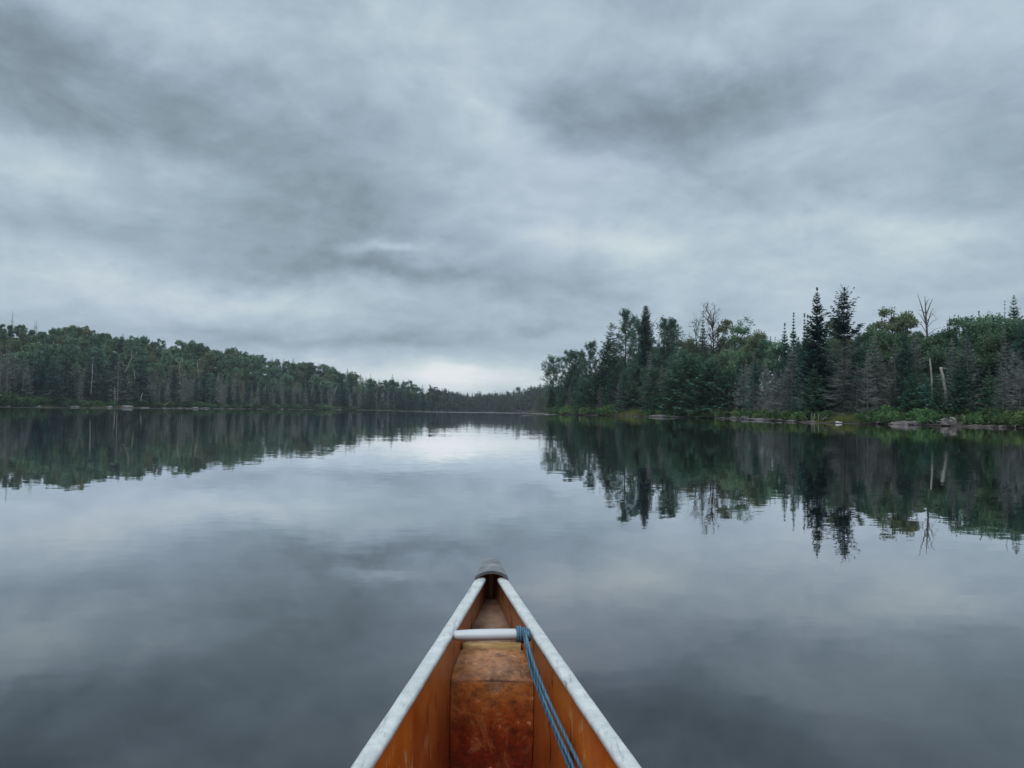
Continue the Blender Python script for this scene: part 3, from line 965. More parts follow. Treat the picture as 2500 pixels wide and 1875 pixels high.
Yd = shore_y(2259) + 19
D = lambda px, py, dy=0: at_depth(px, py, Yd + dy)
base = D(2268, 985); base[2] = float(ground_z(base[0], base[1])) - .1
lim_ = [([D(2261, 790), D(2251, 752), D(2240, 717)], [.10, .07, .02]), ([D(2261, 770), D(2270, 745), D(2277, 729)], [.09, .06, .02]),
        ([D(2259, 750), D(2264, 735), D(2269, 729)], [.05, .04, .015]), ([D(2262, 800), D(2272, 765), D(2279, 752)], [.08, .05, .015]),
        ([D(2260, 765), D(2250, 758), D(2240, 756)], [.05, .035, .01]), ([D(2262, 795), D(2248, 770), D(2240, 764)], [.06, .035, .01]),
        ([D(2263, 800), D(2276, 785), D(2290, 778)], [.05, .03, .01]), ([D(2262, 785), D(2274, 770), D(2284, 760)], [.05, .03, .01]),
        ([D(2263, 815), D(2248, 790), D(2238, 778)], [.05, .03, .01]), ([D(2251, 752), D(2247, 740), D(2249, 734)], [.03, .02, .008]),
        ([D(2263, 820), D(2280, 805), D(2298, 798)], [.05, .03, .01]), ([D(2272, 765), D(2280, 768), D(2286, 780)], [.03, .02, .008])]
snag_obj('dead_tree', [base, D(2266, 880), D(2263, 810), D(2260, 760), D(2258, 723)], [.17, .15, .13, .09, .025],
         'forked grey dead tree with crooked antler limbs against the sky', M_GREYBARK, lim_)
Yd = shore_y(2300) + 5
base = D(2313, 990); base[2] = float(ground_z(base[0], base[1]))
snag_obj('dead_tree', [base, D(2308, 950), D(2302, 918), D(2297, 898)], [.17, .17, .165, .15], 'thick pale broken trunk leaning left among the small firs', M_SNAG,
         [([D(2301, 912), D(2296, 916), D(2293, 914)], [.05, .03, .02])], 'dead trunk')
Yd = shore_y(2270) + 9
base = D(2276, 985); base[2] = float(ground_z(base[0], base[1]))
snag_obj('birch_tree', [base, D(2275, 940), D(2273, 905), D(2270, 876)], [.13, .12, .11, .09], 'upright white birch trunk in the dark gap left of the broken trunk', M_SNAG, [], 'tree trunk')

# ------------------------------------------------------------------ the long wooded hillside on the left
SKY_L = [(-120, 775), (0, 793), (60, 797), (110, 806), (135, 795), (200, 793), (250, 812), (320, 818), (380, 827), (420, 840), (450, 829), (520, 850), (580, 850), (640, 868),
         (700, 873), (760, 886), (800, 890), (850, 905), (900, 918), (960, 926), (1000, 934), (1030, 947), (1070, 960), (1110, 967)]
TABL = ([a for a, _ in SKY_L], [b_ for _, b_ in SKY_L])
ZONE_L = [(60, 'by the cluster of grey dead spruces'), (150, 'behind the four dark blue spruces'), (235, 'behind the thin pale pole trunk'), (300, 'left of the forked white birch'),
          (370, 'behind the bent white stump'), (460, 'above the slanting white log'), (560, 'beyond the slanting white log'), (680, 'over the row of shore boulders'),
          (800, 'past the last shore boulders'), (900, 'near the dark mid-shore spruces'), (1000, 'toward the far end of the hillside'), (9999, 'at the far end of the hillside')]
for row, tq in zip((1, 2, 3, 4, 5), (46, 70, 95, 122, 146)):
    px = -40 + row * 7
    while px < 1095:
        p = px + random.uniform(-5, 5)
        k = 'broadleaf_tree'
        r_ = random.random()
        if p > 820 and r_ < .5 or r_ < (.10 if p < 450 else .25):
            k = 'spruce_tree'
        elif r_ < .14:
            k = 'pale_broadleaf'
        top = row == 4
        fill(k, random.choice(FAR[k]), p, tq * random.uniform(.9, 1.1), random.uniform(11, 16), ('low on the slope', 'part way up the slope', 'on the mid slope', 'high on the slope', 'on the ridge line', 'just behind the ridge line')[row],
             ZONE_L, TABL, random.uniform(-5, 6) if top else random.uniform(4, 12) if row == 5 else random.uniform(6, 26) + (4 - row) * 3, random.uniform(.8, 1.1) * (1 if p < 700 else 1.25) * (1.4 if k == 'spruce_tree' else 1), exact=top)
        px += (21 if p < 500 else 18 if p < 800 else 14) * random.uniform(.8, 1.2) * (.85 if row == 4 else 1.35 if row in (1, 2) else 1.1)
for row, (tq, hr) in enumerate(((7, (8, 13)), (13, (10, 15)), (20, (12, 17)), (29, (12, 17)))):
    px = -40 + row * 5
    while px < 1095:
        p = px + random.uniform(-4, 4)
        if row < 2 and (72 < p < 176 or 210 < p < 250 or 268 < p < 334 or 334 < p < 362 or 494 < p < 512 or 428 < p < 450 or 476 < p < 490 or 812 < p < 824):
            px += 19
            continue
        spr = .30 if p < 330 else .22 if p < 700 else .5
        k = 'spruce_tree' if random.random() < spr else 'dead_spruce'
        hgt = random.uniform(*hr)
        fill(k, random.choice(FAR[k]), p, tq * random.uniform(.85, 1.15), hgt, ('at the shrub edge', 'in the front rank', 'in the second rank', 'in the third rank')[row],
             ZONE_L, TABL, 12, random.uniform(.85, 1.25))
        px += (19 if p < 650 else 14) * random.uniform(.75, 1.25)
# spruces one can point at on the left shore
for i, (px, py, back, wd, lab) in enumerate([
        (98, 845, 14, 1.25, 'tall dark blue spruce, second of the four near the frame edge'),
        (116, 828, 18, 1.1, 'dark blue spruce with the highest tip of the four near the frame edge'),
        (80, 850, 22, 1.1, 'dark blue spruce, first of the four near the frame edge'),
        (134, 866, 3, 1.35, 'green topped spruce standing forward at the water edge'),
        (163, 843, 10, 1.25, 'dark spruce, last of the four near the frame edge'),
        (220, 845, 16, 1.0, 'slim dark spruce right of the thin pale pole trunk'),
        (241, 829, 18, 1.1, 'tall dark spruce with a blunt tip before the leafy slope'),
        (279, 837, 16, 1.2, 'tall dark spruce beside the pale drooping dead spruce'),
        (345, 855, 8, 1.45, 'broad blue black spruce behind the bent white stump'),
        (426, 880, 10, 1.0, 'small dark spruce among the lavender dead spruces'),
        (503, 878, 6, 1.05, 'narrow dark spruce with a windswept top on the shore'),
        (836, 922, 6, 1.5, 'stout dark spruce halfway along the far shore'),
        (905, 913, 12, 1.0, 'slender dark spruce on the falling skyline'),
        (959, 914, 16, 1.2, 'spruce tip rising above the falling skyline'),
        (985, 927, 12, 1.1, 'first of the dark spires where the hillside drops'),
        (997, 925, 16, 1.0, 'second of the dark spires where the hillside drops'),
        (1031, 939, 12, 1.2, 'dark spruce ending the hillside skyline'),
        (1061, 955, 12, 1.0, 'small spruce spike beyond the hillside end'),
        (1087, 959, 14, 1.0, 'last small spruce spike before the low far shore')]):
    hero('spruce_tree', FAR['spruce_tree'][i % 5], px, py, shore_y(px) + back, lab, wd)
for i, (px, py, back, wd, lab) in enumerate([
        (21, 842, 8, 1.2, 'tall grey dead spruce near the frame edge'), (37, 860, 9, 1.1, 'grey dead spruce between two others near the frame edge'),
        (58, 873, 5, 1.3, 'pinkish grey dead spruce beside the dark blue spruces'), (2, 861, 8, 1.2, 'grey dead spruce cut by the frame edge'),
        (290, 868, 6, 1.4, 'pale drooping dead spruce with tiered limbs'), (447, 892, 3, 1.2, 'small pale dead spruce with flat tiers at the shrub edge'),
        (31, 760, 122, .5, 'needle thin dead spire highest on the ridge'), (85, 783, 120, .5, 'small dead spire on the ridge, left of a pair'),
        (90, 782, 121, .6, 'small dead spire on the ridge, right of a pair'), (338, 818, 122, .5, 'single dead spire on the mid ridge')]):
    hero('dead_spruce', FAR['dead_spruce'][i % 5], px, py, shore_y(px) + back, lab, wd)


def far_snag(name, pix, back, rad, label, limbs=(), mat=None):
    global Yd
    Yd = shore_y(pix[0][0]) + back
    rad *= .62
    snag_obj(name, [D(*p) for p in pix], np.linspace(rad, rad * .5, len(pix)), label, mat or M_SNAG, [([D(*p) for p in l], np.linspace(rad * .7, rad * .25, len(l))) for l in limbs], 'dead trunk')


far_snag('dead_tree', [(222, 962), (225, 920), (226, 888)], 4, .28, 'thin pale pole trunk standing before the spruces')
far_snag('dead_tree', [(280, 985), (281, 962), (280, 945)], 2, .26, 'short pale snag at the water below the drooping dead spruce')
far_snag('dead_tree', [(306, 908), (312, 895), (321, 874), (321, 855)], 10, .30, 'forked white dead birch on the lower slope', [[(321, 876), (328, 868), (334, 858)], [(312, 895), (302, 892), (300, 880)]])
far_snag('dead_tree', [(330, 925), (328, 915), (327, 902)], 6, .26, 'stubby white trunk left of the broad blue black spruce')
far_snag('dead_tree', [(344, 977), (345, 966), (349, 959)], 1.5, .42, 'bent white stump standing at the water edge')
far_snag('fallen_log', [(401, 990), (410, 984), (418, 979)], 1, .28, 'slanting white log propped on the bank')
far_snag('dead_tree', [(437, 914), (439, 890), (443, 875)], 10, .30, 'Y shaped white dead birch over the lavender spruces', [[(438, 888), (433, 882), (431, 878)], [(442, 880), (447, 876), (446, 872)]])
far_snag('dead_tree', [(486, 920), (483, 900), (481, 880)], 10, .26, 'wavy white trunk left of the windswept spruce')
far_snag('dead_tree', [(816, 961), (820, 950), (822, 942)], 4, .40, 'leaning white trunk on the shore past the boulders')
far_snag('dead_tree', [(853, 993), (857, 985), (860, 977)], 1, .40, 'low white stub leaning at the distant waterline')

# ------------------------------------------------------------------ far wooded shore (one mass at that distance) and its lone pine
b = Buf(); bt = []
fx = np.random.default_rng(77)
for i in range(800):
    px = fx.uniform(1048, 1352)
    tq = fx.uniform(3, 110)
    if px > 1300: tq = fx.uniform(30, 150)
    a = az_of(px)
    Rf = float(np.interp(px, [1048, 1075, 1110, 1150, 1250, 1285, 1352], [650, 720, 860, 930, 940, 900, 760]))
    r = Rf + tq
    x, y = r * math.sin(a), r * math.cos(a)
    z = float(ground_z(x, y)) if px < 1300 else 3 + tq * .09
    h = fx.uniform(12, 21)
    nq = 26
    u = np.sort(fx.random(nq))
    ang = fx.uniform(0, 2 * PI, nq)
    round_ = fx.random() < .4
    rad = h * (.17 * (1 - u) + .02) if not round_ else h * .2 * np.sqrt(np.maximum(.02, 1 - (u * 1.6 - .6) ** 2))
    Pp = np.column_stack([x + rad * .2 * np.cos(ang), y + rad * .2 * np.sin(ang), z + h * u])
    U = unit(np.column_stack([np.cos(ang), np.sin(ang), fx.uniform(-.5, .3, nq)]))
    Wv = unit(np.cross(U, fx.normal(0, .5, (nq, 3)) + np.array([0, 0, 1.0])))
    b.quads(diamonds(Pp, U, Wv, rad * 1.1 + .5, rad * .9 + .5))
    side = fx.uniform(0, PI)
    wv = np.array([[math.cos(side), math.sin(side), 0]])
    b.quads(diamonds(np.array([[x, y, z]]), np.array([[0, 0, 1.0]]), wv, [h], [h * .16], .3))
    wv = np.array([[-math.sin(side), math.cos(side), 0]])
    b.quads(diamonds(np.array([[x, y, z]]), np.array([[0, 0, 1.0]]), wv, [h], [h * .16], .3))
for (p0, p1, cnt) in ((-1800, -70, 420), (2620, 4200, 260)):      # the same woods carried on beyond both edges of the view
    for i in range(cnt):
        a = fx.uniform(az_of(p0), az_of(p1))
        r = float(shore_r(a)) + fx.uniform(3, 130)
        x, y = r * math.sin(a), r * math.cos(a)
        z, h, nq = float(ground_z(x, y)), fx.uniform(9, 16), 60
        u = np.sort(fx.random(nq)); ang = fx.uniform(0, 2 * PI, nq)
        rad = h * (.26 * (1 - u) + .02)
        Pp = np.column_stack([x + rad * .3 * np.cos(ang), y + rad * .3 * np.sin(ang), z + h * u])
        U = unit(np.column_stack([np.cos(ang), np.sin(ang), fx.uniform(-.5, .3, nq)]))
        Wv = unit(np.cross(U, fx.normal(0, .5, (nq, 3)) + np.array([0, 0, 1.0])))
        b.quads(diamonds(Pp, U, Wv, rad + .4, rad * .8 + .4))
M_FARWOOD = leaf_mat('far_foliage', (.026, .046, .036), (.055, .080, .055), 0, 0, .2, .12)
tag(link('forest', b.mesh('forest', M_FARWOOD)), 'low hazy dark green wood along the far shore', 'forest', kind='stuff')
tip = at_depth(1264, 943, 990)
plant('pine_tree', pine(rr(90), 20, 4.6, .45, 20, dens=1.0), tip[0], 990, float(ground_z(tip[0], 990)), tip[2] - float(ground_z(tip[0], 990)), 1.3, label='lone pine standing above the low far shore wood')

# ------------------------------------------------------------------ shrubs and ground cover along both shores
for (p0, p1, step, t0, t1, h0, h1, zs, side) in ((-20, 165, 11, 2.0, 8, 1.8, 4.6, ZONE_L, 'far'), (165, 860, 13, 2.0, 6, 1.1, 3.0, ZONE_L, 'far'), (1850, 2540, 22, 1.2, 4, .9, 1.7, ZONE_R, 'near'), (1350, 1500, 20, 1.5, 4, 1.5, 2.6, ZONE_R, 'near'), (1590, 1840, 26, 1.5, 4, .9, 1.8, ZONE_R, 'near')):
    for lay in range(2):
        px = p0 + lay * step * .5
        while px < p1:
            p = px + random.uniform(-4, 4)
            px += step * random.uniform(.8, 1.3)
            if 2308 < p < 2352 or 2028 < p < 2105 and lay == 0:
                continue
            x, y, z = ground_at(p, random.uniform(t0, t1) + lay * 1.5)
            where = f'{"nearest the water" if lay == 0 else "just above the water"} {zone(p, zs)}'
            tone = 'low rounded green shrub'
            plant('shrub', random.choice(SHRUBS_FAR if side == 'far' else SHRUBS), x, y, z - .05, random.uniform(h0, h1), random.uniform(1.0, 1.7), label=f'{tone} {where}', cat='shrub', group=f'green shrubs {where}')

b = Buf()
gx = np.random.default_rng(5)
for (p0, p1, t0, t1, n, hh) in ((1478, 1590, .2, 7, 2600, 1.1), (2020, 2115, .3, 2.5, 1400, .8), (1590, 1660, .2, 2, 350, .5), (90, 330, .3, 3, 700, .9), (1990, 2020, .3, 2, 250, .6), (2110, 2170, .5, 2.5, 350, .6)):
    px = gx.uniform(p0, p1, n); tq = gx.uniform(t0, t1, n)
    a = np.arctan((px - CX) / F_PX)
    r = shore_r(a) + tq
    Pp = np.column_stack([r * np.sin(a), r * np.cos(a), np.zeros(n)])
    Pp[:, 2] = ground_z(Pp[:, 0], Pp[:, 1]) - .03
    env = np.clip(np.minimum(px - p0, p1 - px) / 25, .25, 1)
    U = unit(gx.normal(0, .28, (n, 3)) + np.array([0, 0, 1.0]))
    Wv = unit(np.cross(U, gx.normal(0, 1, (n, 3))))
    L = hh * gx.uniform(.5, 1.2, n) * env * (1 + tq / 8)
    b.quads(diamonds(Pp, U, Wv, L, np.full(n, .07 if p0 > 600 else .16), .3))
tag(link('grass', b.mesh('grass', M_GRASS)), 'yellow green sedge growing at the waterline', 'grass', kind='stuff')

b = Buf()
for (p0, p1, t0, t1, n, sz) in ((-60, 1090, 2, 40, 9000, .8), (1340, 2600, 2.2, 40, 9000, .4)):
    px = gx.uniform(p0, p1, n); tq = gx.uniform(t0 ** .5, t1 ** .5, n) ** 2
    a = np.arctan((px - CX) / F_PX)
    r = shore_r(a) + tq
    Pp = np.column_stack([r * np.sin(a), r * np.cos(a), np.zeros(n)])
    Pp[:, 2] = ground_z(Pp[:, 0], Pp[:, 1]) + gx.uniform(0, .7, n) * np.clip(tq / 4, .2, 1)
    U = unit(gx.normal(0, 1, (n, 3)) + np.array([0, 0, .4]))
    Wv = unit(np.cross(U, gx.normal(0, 1, (n, 3))))
    L = sz * gx.uniform(.6, 1.4, n)
    b.quads(diamonds(Pp, U, Wv, L, L * .6))
M_UNDER = leaf_mat('undergrowth_leaves', (.030, .052, .028), (.065, .10, .045), 0, 0, .3, .8)
tag(link('undergrowth', b.mesh('undergrowth', M_UNDER)), 'low leafy undergrowth on the forest floor', 'undergrowth', kind='stuff')


# ------------------------------------------------------------------ rocks, logs, stick lodge
def rock_mesh(seed, flat=.5):
    rg = np.random.default_rng(seed)
    th = np.linspace(0, PI, 9); ph = np.arange(14) / 14 * 2 * PI
    T, Ph = np.meshgrid(th, ph, indexing='ij')
    V = np.stack([np.sin(T) * np.cos(Ph), np.sin(T) * np.sin(Ph), np.cos(T)], -1)
    disp = np.ones(T.shape)
    for k in range(7):
        nrm_ = unit(rg.normal(0, 1, 3))
        dd = V @ nrm_
        disp = np.minimum(disp, rg.uniform(.62, .95) / np.maximum(dd, .05))
    V = V * disp[..., None]
    V[..., 2] *= flat
    q = Buf()
    q.grid(V, closed=True)
    return q.mesh('rock', M_ROCK)


ROCKS = [rock_mesh(i, f) for i, f in enumerate((.5, .4, .6, .35, .5))]


def rock(px, back, sx_, sz_, label, group=None, sy_=None):
    x, y, z = ground_at(px, back)
    o = link('rock', ROCKS[random.randrange(5)], None, (x, y, max(z, 0) + sz_ * .1))
    o.scale = (sx_, sy_ or sx_ * .8, sz_ * 2)
    o.rotation_euler = (0, 0, random.uniform(-.3, .3))
    tag(o, label, 'rock', group)


for px, s, lab in ((95, 1.2, 'flat grey rock by the water under the dark blue spruces'), (188, 1.6, 'pointed pale boulder standing in the shore grass'), (20, 1.3, 'flat rock at the water near the frame edge'), (176, 1.2, 'low rock left of the pointed pale boulder'),
                   (352, 1.5, 'pale boulder just right of the bent white stump'), (362, 1.0, 'smaller pale boulder paired with one by the bent stump'), (476, 2.4, 'widest pale boulder on the shore below the wavy trunk'),
                   (493, 1.0, 'small round boulder between two large ones'), (502, 1.8, 'rounded pale boulder under the windswept spruce'), (270, 1.6, 'flat rock by the short pale snag'), (310, 3.2, 'broad grey ledge of rock at the water')):
    rock(px, -.4, s, s * .42, lab)
for i in range(26):
    px = random.uniform(375, 860)
    rock(px, random.uniform(-1.0, .4), random.uniform(.5, 1.4), random.uniform(.2, .45), 'small pale boulder in the row along the distant shore', 'small boulders along the distant shore')
for px, sx_, sz_, lab in ((1868, 3.4, .42, 'long flat rock slab lying at the water'), (1838, 1.5, .5, 'angular rock left of the long flat slab'), (1890, 1.3, .35, 'thin rock at the right end of the long slab'),
                          (1605, 2.0, .55, 'boulder at the right end of the yellow sedge'), (1622, 2.2, .5, 'second boulder right of the yellow sedge'), (1655, 1.8, .35, 'low flat rock left of the overhanging cedars'),
                          (1762, 1.4, .35, 'low dark rock under the overhanging cedars'), (1800, 1.5, .4, 'rock beside the black water gap'), (1822, 1.1, .7, 'upright rock behind the slabs'), (2218, 1.3, .5, 'grey pyramid shaped rock beside the big drift log')):
    rock(px, .4, sx_, sz_, lab)


def stick(pix, Y, rad, name, label, mat=M_GREYWOOD, cat='log', group=None, zmin=None):
    pts = []
    for (px, py) in pix:
        p = at_depth(px, py, Y)
        pts.append(p)
    pts = np.array(pts)
    c0 = pts[0].copy()
    q = Buf()
    q.tube(pts - c0, np.linspace(rad, rad * .55, len(pts)), 7, cap=True)
    o = link(name, q.mesh(name, mat, True), None, c0)
    return tag(o, label, cat, group)


def lying(px0, px1, t0, t1, z0, z1, rad, label, mat=M_GREYWOOD, name='driftwood_log', bend=.1, cat='log', group=None):
    a = np.array(ground_at(px0, t0)); b_ = np.array(ground_at(px1, t1))
    a[2], b_[2] = z0, z1
    u = np.linspace(0, 1, 7)[:, None]
    pts = a + (b_ - a) * u + np.column_stack([np.zeros(7), np.sin(np.linspace(0, PI, 7)) * bend, np.sin(np.linspace(0, 2 * PI, 7)) * bend * .2])
    q = Buf()
    q.tube(pts - a, np.linspace(rad, rad * .6, 7), 8, cap=True)
    return tag(link(name, q.mesh(name, mat, True), None, a), label, cat, group)


# fallen logs lying on the water off the point
for i, (p0, y0, p1, y1, Y, rd, lab) in enumerate([
        (1262, 1002.5, 1392, 1011, 238, .22, 'longest grey log reaching out from the point over the water'),
        (1275, 1008, 1340, 1011, 234, .16, 'thin pale log floating under the longest grey log'),
        (1305, 1005, 1375, 1012.5, 232, .16, 'grey log crossing the longest one near the point'),
        (1330, 1012, 1402, 1013, 228, .2, 'low grey log lying flat at the foot of the point'),
        (1270, 1005, 1310, 1011, 240, .12, 'short slanting branch at the outer end of the fallen logs'),
        (1397, 1003, 1404, 1012, 226, .15, 'upright root stub at the inner end of the fallen logs'),
        (1384, 1004, 1381, 1011, 228, .1, 'small broken branch beside the root stub')]):
    stick([(p0, y0), ((p0 + p1) / 2, (y0 + y1) / 2 + .4), (p1, y1)], Y, rd * .5, 'fallen_log', lab, (M_GREYBARK, M_SNAG)[i % 2])
# driftwood on the mud bank
lying(1885, 1985, .3, .6, .12, .16, .10, 'long thin drift log on the mud below the bright shrubs', M_GREYWOOD, bend=.5)
lying(1930, 1990, .1, .4, .10, .12, .09, 'drift log lying below the upright sticks', M_GREYWOOD)
lying(2030, 2110, .1, .3, .08, .10, .11, 'half sunk log left of the grey pyramid rock', M_BARK)
lying(2042, 2055, -.2, -.2, .12, .12, .13, 'short white birch log floating at the waterline', M_PALEBARK)
lying(2140, 2208, .4, 1.6, .22, .75, .17, 'big grey drift log sloping up the mud bank', M_GREYWOOD)
lying(2120, 2180, .2, .7, .12, .30, .12, 'dark drift log under the big sloping one', M_BARK)
lying(2160, 2300, .05, .1, .10, .14, .09, 'long drift log at the foot of the mud bank', M_BARK, bend=.3)
lying(2440, 2490, .2, .8, .12, .35, .08, 'thin drift log beyond the stick lodge', M_GREYWOOD)
lying(2478, 2488, .1, .7, .10, .55, .07, 'forked pale root on the mud near the frame edge', M_PALEBARK)
for (p, y0, y1, dx, lab) in ((1982, 1027, 1007, 0, 'left of two upright dead sticks at the water'), (1987, 1027, 1009, 1, 'right of two upright dead sticks at the water'), (1997, 1027, 1010, 2, 'short upright stick beside the two tall ones'),
                             (1972, 1024, 1016, -9, 'stick slanting left by the upright sticks'), (2008, 1024, 1013, 14, 'stick slanting right by the upright sticks'), (2138, 1029, 1014, -26, 'thin white stick slanting over the grass'), (2282, 1034, 1025, -12, 'thin pale stick left of the stick lodge')):
    stick([(p, y0), (p + dx * .5, (y0 + y1) / 2), (p + dx, y1)], shore_y(p) + .6, .045, 'dead_stick', lab, M_GREYWOOD, 'stick')

# beaver lodge: mud heap with sticks
lx, ly, lz = ground_at(2332, 1.6)
root = link('beaver_lodge', None)
root.location = (lx, ly, lz - .1)
q = Buf()
th = np.linspace(0, PI / 2, 8); ph = np.arange(22) / 22 * 2 * PI
T, Ph = np.meshgrid(th, ph, indexing='ij')
lg = np.random.default_rng(3)
Rn = 1 + .08 * np.sin(5 * Ph + 2 * T) + .05 * lg.normal(0, 1, T.shape)
q.grid(np.stack([1.5 * np.sin(T) * np.cos(Ph) * Rn, 1.0 * np.sin(T) * np.sin(Ph) * Rn, .85 * np.cos(T) ** 1.2 * Rn], -1), closed=True)
link('mud_heap', q.mesh('mud_heap', M_MUD, True), root)
for i in range(46):
    a = lg.uniform(0, 2 * PI); e = lg.uniform(.1, 1.1)
    p = np.array([1.5 * math.cos(e) * math.cos(a), 1.0 * math.cos(e) * math.sin(a), .88 * math.sin(e)])
    if p[1] > .3: p[1] *= -1
    d_ = unit(lg.normal(0, 1, 3) * np.array([1, .5, .35])) * lg.uniform(.6, 1.5)
    q = Buf()
    q.tube([p - d_ * .5, p + np.array([0, -.02, .06]), p + d_ * .5], [.03, .035, .02], 5)
    link('stick', q.mesh('stick', (M_GREYWOOD, M_PALEBARK, M_BARK)[i % 3], True), root)
tag(root, 'mud and stick beaver lodge heaped on the bank between shrubs', 'beaver lodge')
# mud hummocks along the waterline
for i, (px, s) in enumerate(((2213, 1.5), (2256, .9), (2385, .8), (2425, .8), (2466, .9))):
    x, y, z = ground_at(px, .7)
    q = Buf()
    Rn = 1 + .1 * np.sin(3 * Ph + i) + .06 * lg.normal(0, 1, T.shape)
    q.grid(np.stack([s * 1.2 * np.sin(T) * np.cos(Ph) * Rn, s * .7 * np.sin(T) * np.sin(Ph) * Rn, s * .26 * np.cos(T) * Rn], -1), closed=True)
    o = link('mud_bank', q.mesh('mud_bank', M_MUD, True), None, (x, y, z - .1))
    tag(o, kind='structure')

# ------------------------------------------------------------------ canoe
def zg(Dm):
    return .45 + .03 * max(0, (Dm - 1.2) / 1.3) ** 2


def gun(px, py):
    z = .45
    for _ in range(12):
        p = on_plane(px, py, z)
        z = zg(p[1])
    return on_plane(px, py, z)


OL = [gun(*p) for p in ((1176, 1388), (1159, 1415), (1120, 1474), (1050, 1581), (1014, 1635), (930, 1760), (852, 1875))]
OR = [gun(*p) for p in ((1226, 1390), (1242, 1416), (1279, 1470), (1314, 1520), (1391, 1630), (1480, 1751), (1572, 1875))]
OL, OR = np.array(OL), np.array(OR)
TIP = gun(1200, 1367)
tipy = TIP[1] - .06
# centre line and half beam from the two rails
ys = np.linspace(1.18, 2.45, 40)
xl = np.interp(ys, OL[::-1, 1], OL[::-1, 0]); xr = np.interp(ys, OR[::-1, 1], OR[::-1, 0])
mid = np.polyfit(ys, (xl + xr) / 2, 1)
hb = np.polyfit(ys, (xr - xl) / 2, 3)
xc = lambda y: mid[0] * y + mid[1]
h118, s118 = np.polyval(hb, 1.18), np.polyval(np.polyder(hb), 1.18)
MIDY = tipy - 2.45


def beam(y):
    if y < MIDY:
        y = 2 * MIDY - y
    if y >= 1.18:
        if y > 2.40:
            b0 = np.polyval(hb, 2.40)
            return b0 + (.016 - b0) * min(1, (y - 2.40) / (tipy - 2.40))
        return float(np.polyval(hb, y))
    u = 1.18 - y
    L_ = 1.18 - MIDY
    return h118 - s118 * (u - u * u / (2 * L_))


def zgs(y):
    return zg(y if y > MIDY else 2 * MIDY - y)


RIM = .033
root = link('canoe', None)
root.location = (float(xc(1.2)), 1.2, 0)
O = np.array([xc(1.2), 1.2, 0.0])
cy = np.concatenate([np.linspace(2 * MIDY - tipy, MIDY, 40), np.linspace(MIDY, tipy, 60)[1:]])
KEEL = -.10


def section(y, inset, keel, n=17, exp=12, top=0.0):
    b_ = max(beam(y) - inset, .004)
    end = min(1.0, (min(abs(tipy - y), abs(y - (2 * MIDY - tipy))) + .02) / .30)
    k = keel + (1 - end) ** 2 * .30
    s = np.concatenate([-np.linspace(0, 1, n)[::-1], np.linspace(0, 1, n)[1:]])
    qv = 1 - np.abs(s)
    # parametrise by depth
    q_ = np.sin((1 - np.abs(s)) * PI / 2)
    x = np.sign(s) * b_ * np.sqrt(np.maximum(0, 1 - q_ ** exp))
    z = (zgs(y) + top) - (zgs(y) + top - k) * q_
    return np.column_stack([xc(y) + x, np.full(len(s), y), z]) - O


M_OUT = surf_mat('hull_paint', (.20, .035, .02), (.26, .05, .03), 3, 4, .4, .5)


def canoe_inner_mat():
    m, t, out = new_mat('amber_fibreglass')
    tcn = t.n('ShaderNodeTexCoord').outputs['Object']
    s = t.n('ShaderNodeSeparateXYZ')
    t.l(tcn, s.inputs[0])
    streak = t.noise(t.vmath('MULTIPLY', tcn, (4, 18, 3.6)), 4.5, 4, .55)
    big = t.noise(tcn, 5.0, 4, .6)
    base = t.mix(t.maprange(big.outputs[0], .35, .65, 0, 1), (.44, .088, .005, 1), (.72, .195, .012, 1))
    # amber turns a duller brown towards the bow, unevenly
    bow_dull = t.maprange(t.math('ADD', s.outputs[1], t.math('MULTIPLY', t.math('SUBTRACT', big.outputs[0], .5), .7)), .10, 1.1, 0, .8)
    base = t.mix(bow_dull, base, (.26, .125, .070, 1))
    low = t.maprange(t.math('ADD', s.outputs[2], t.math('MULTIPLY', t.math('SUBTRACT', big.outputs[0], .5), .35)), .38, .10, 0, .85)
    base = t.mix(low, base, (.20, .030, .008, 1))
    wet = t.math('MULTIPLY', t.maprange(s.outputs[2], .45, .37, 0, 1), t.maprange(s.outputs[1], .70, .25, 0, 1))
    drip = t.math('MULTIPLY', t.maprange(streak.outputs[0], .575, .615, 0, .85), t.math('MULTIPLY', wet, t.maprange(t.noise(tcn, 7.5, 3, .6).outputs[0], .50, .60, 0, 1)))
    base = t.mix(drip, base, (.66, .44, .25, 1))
    dk = t.noise(t.vmath('MULTIPLY', tcn, (6, 11, 3.2)), 2.6, 3, .5)
    base = t.mix(t.maprange(dk.outputs[0], .645, .67, 0, .85), base, (.05, .018, .010, 1))
    p = t.n('ShaderNodeBsdfPrincipled')
    t.l(base, p.inputs['Base Color'])
    p.inputs['Roughness'].default_value = .38
    p.inputs['Specular IOR Level'].default_value = .35
    bp = t.n('ShaderNodeBump')
    bp.inputs['Strength'].default_value = .35
    bp.inputs['Distance'].default_value = .004
    t.l(t.noise(tcn, 38, 4, .6).outputs[0], bp.inputs['Height'])
    t.l(bp.outputs[0], p.inputs['Normal'])
    t.l(p.outputs[0], out.inputs[0])
    return m


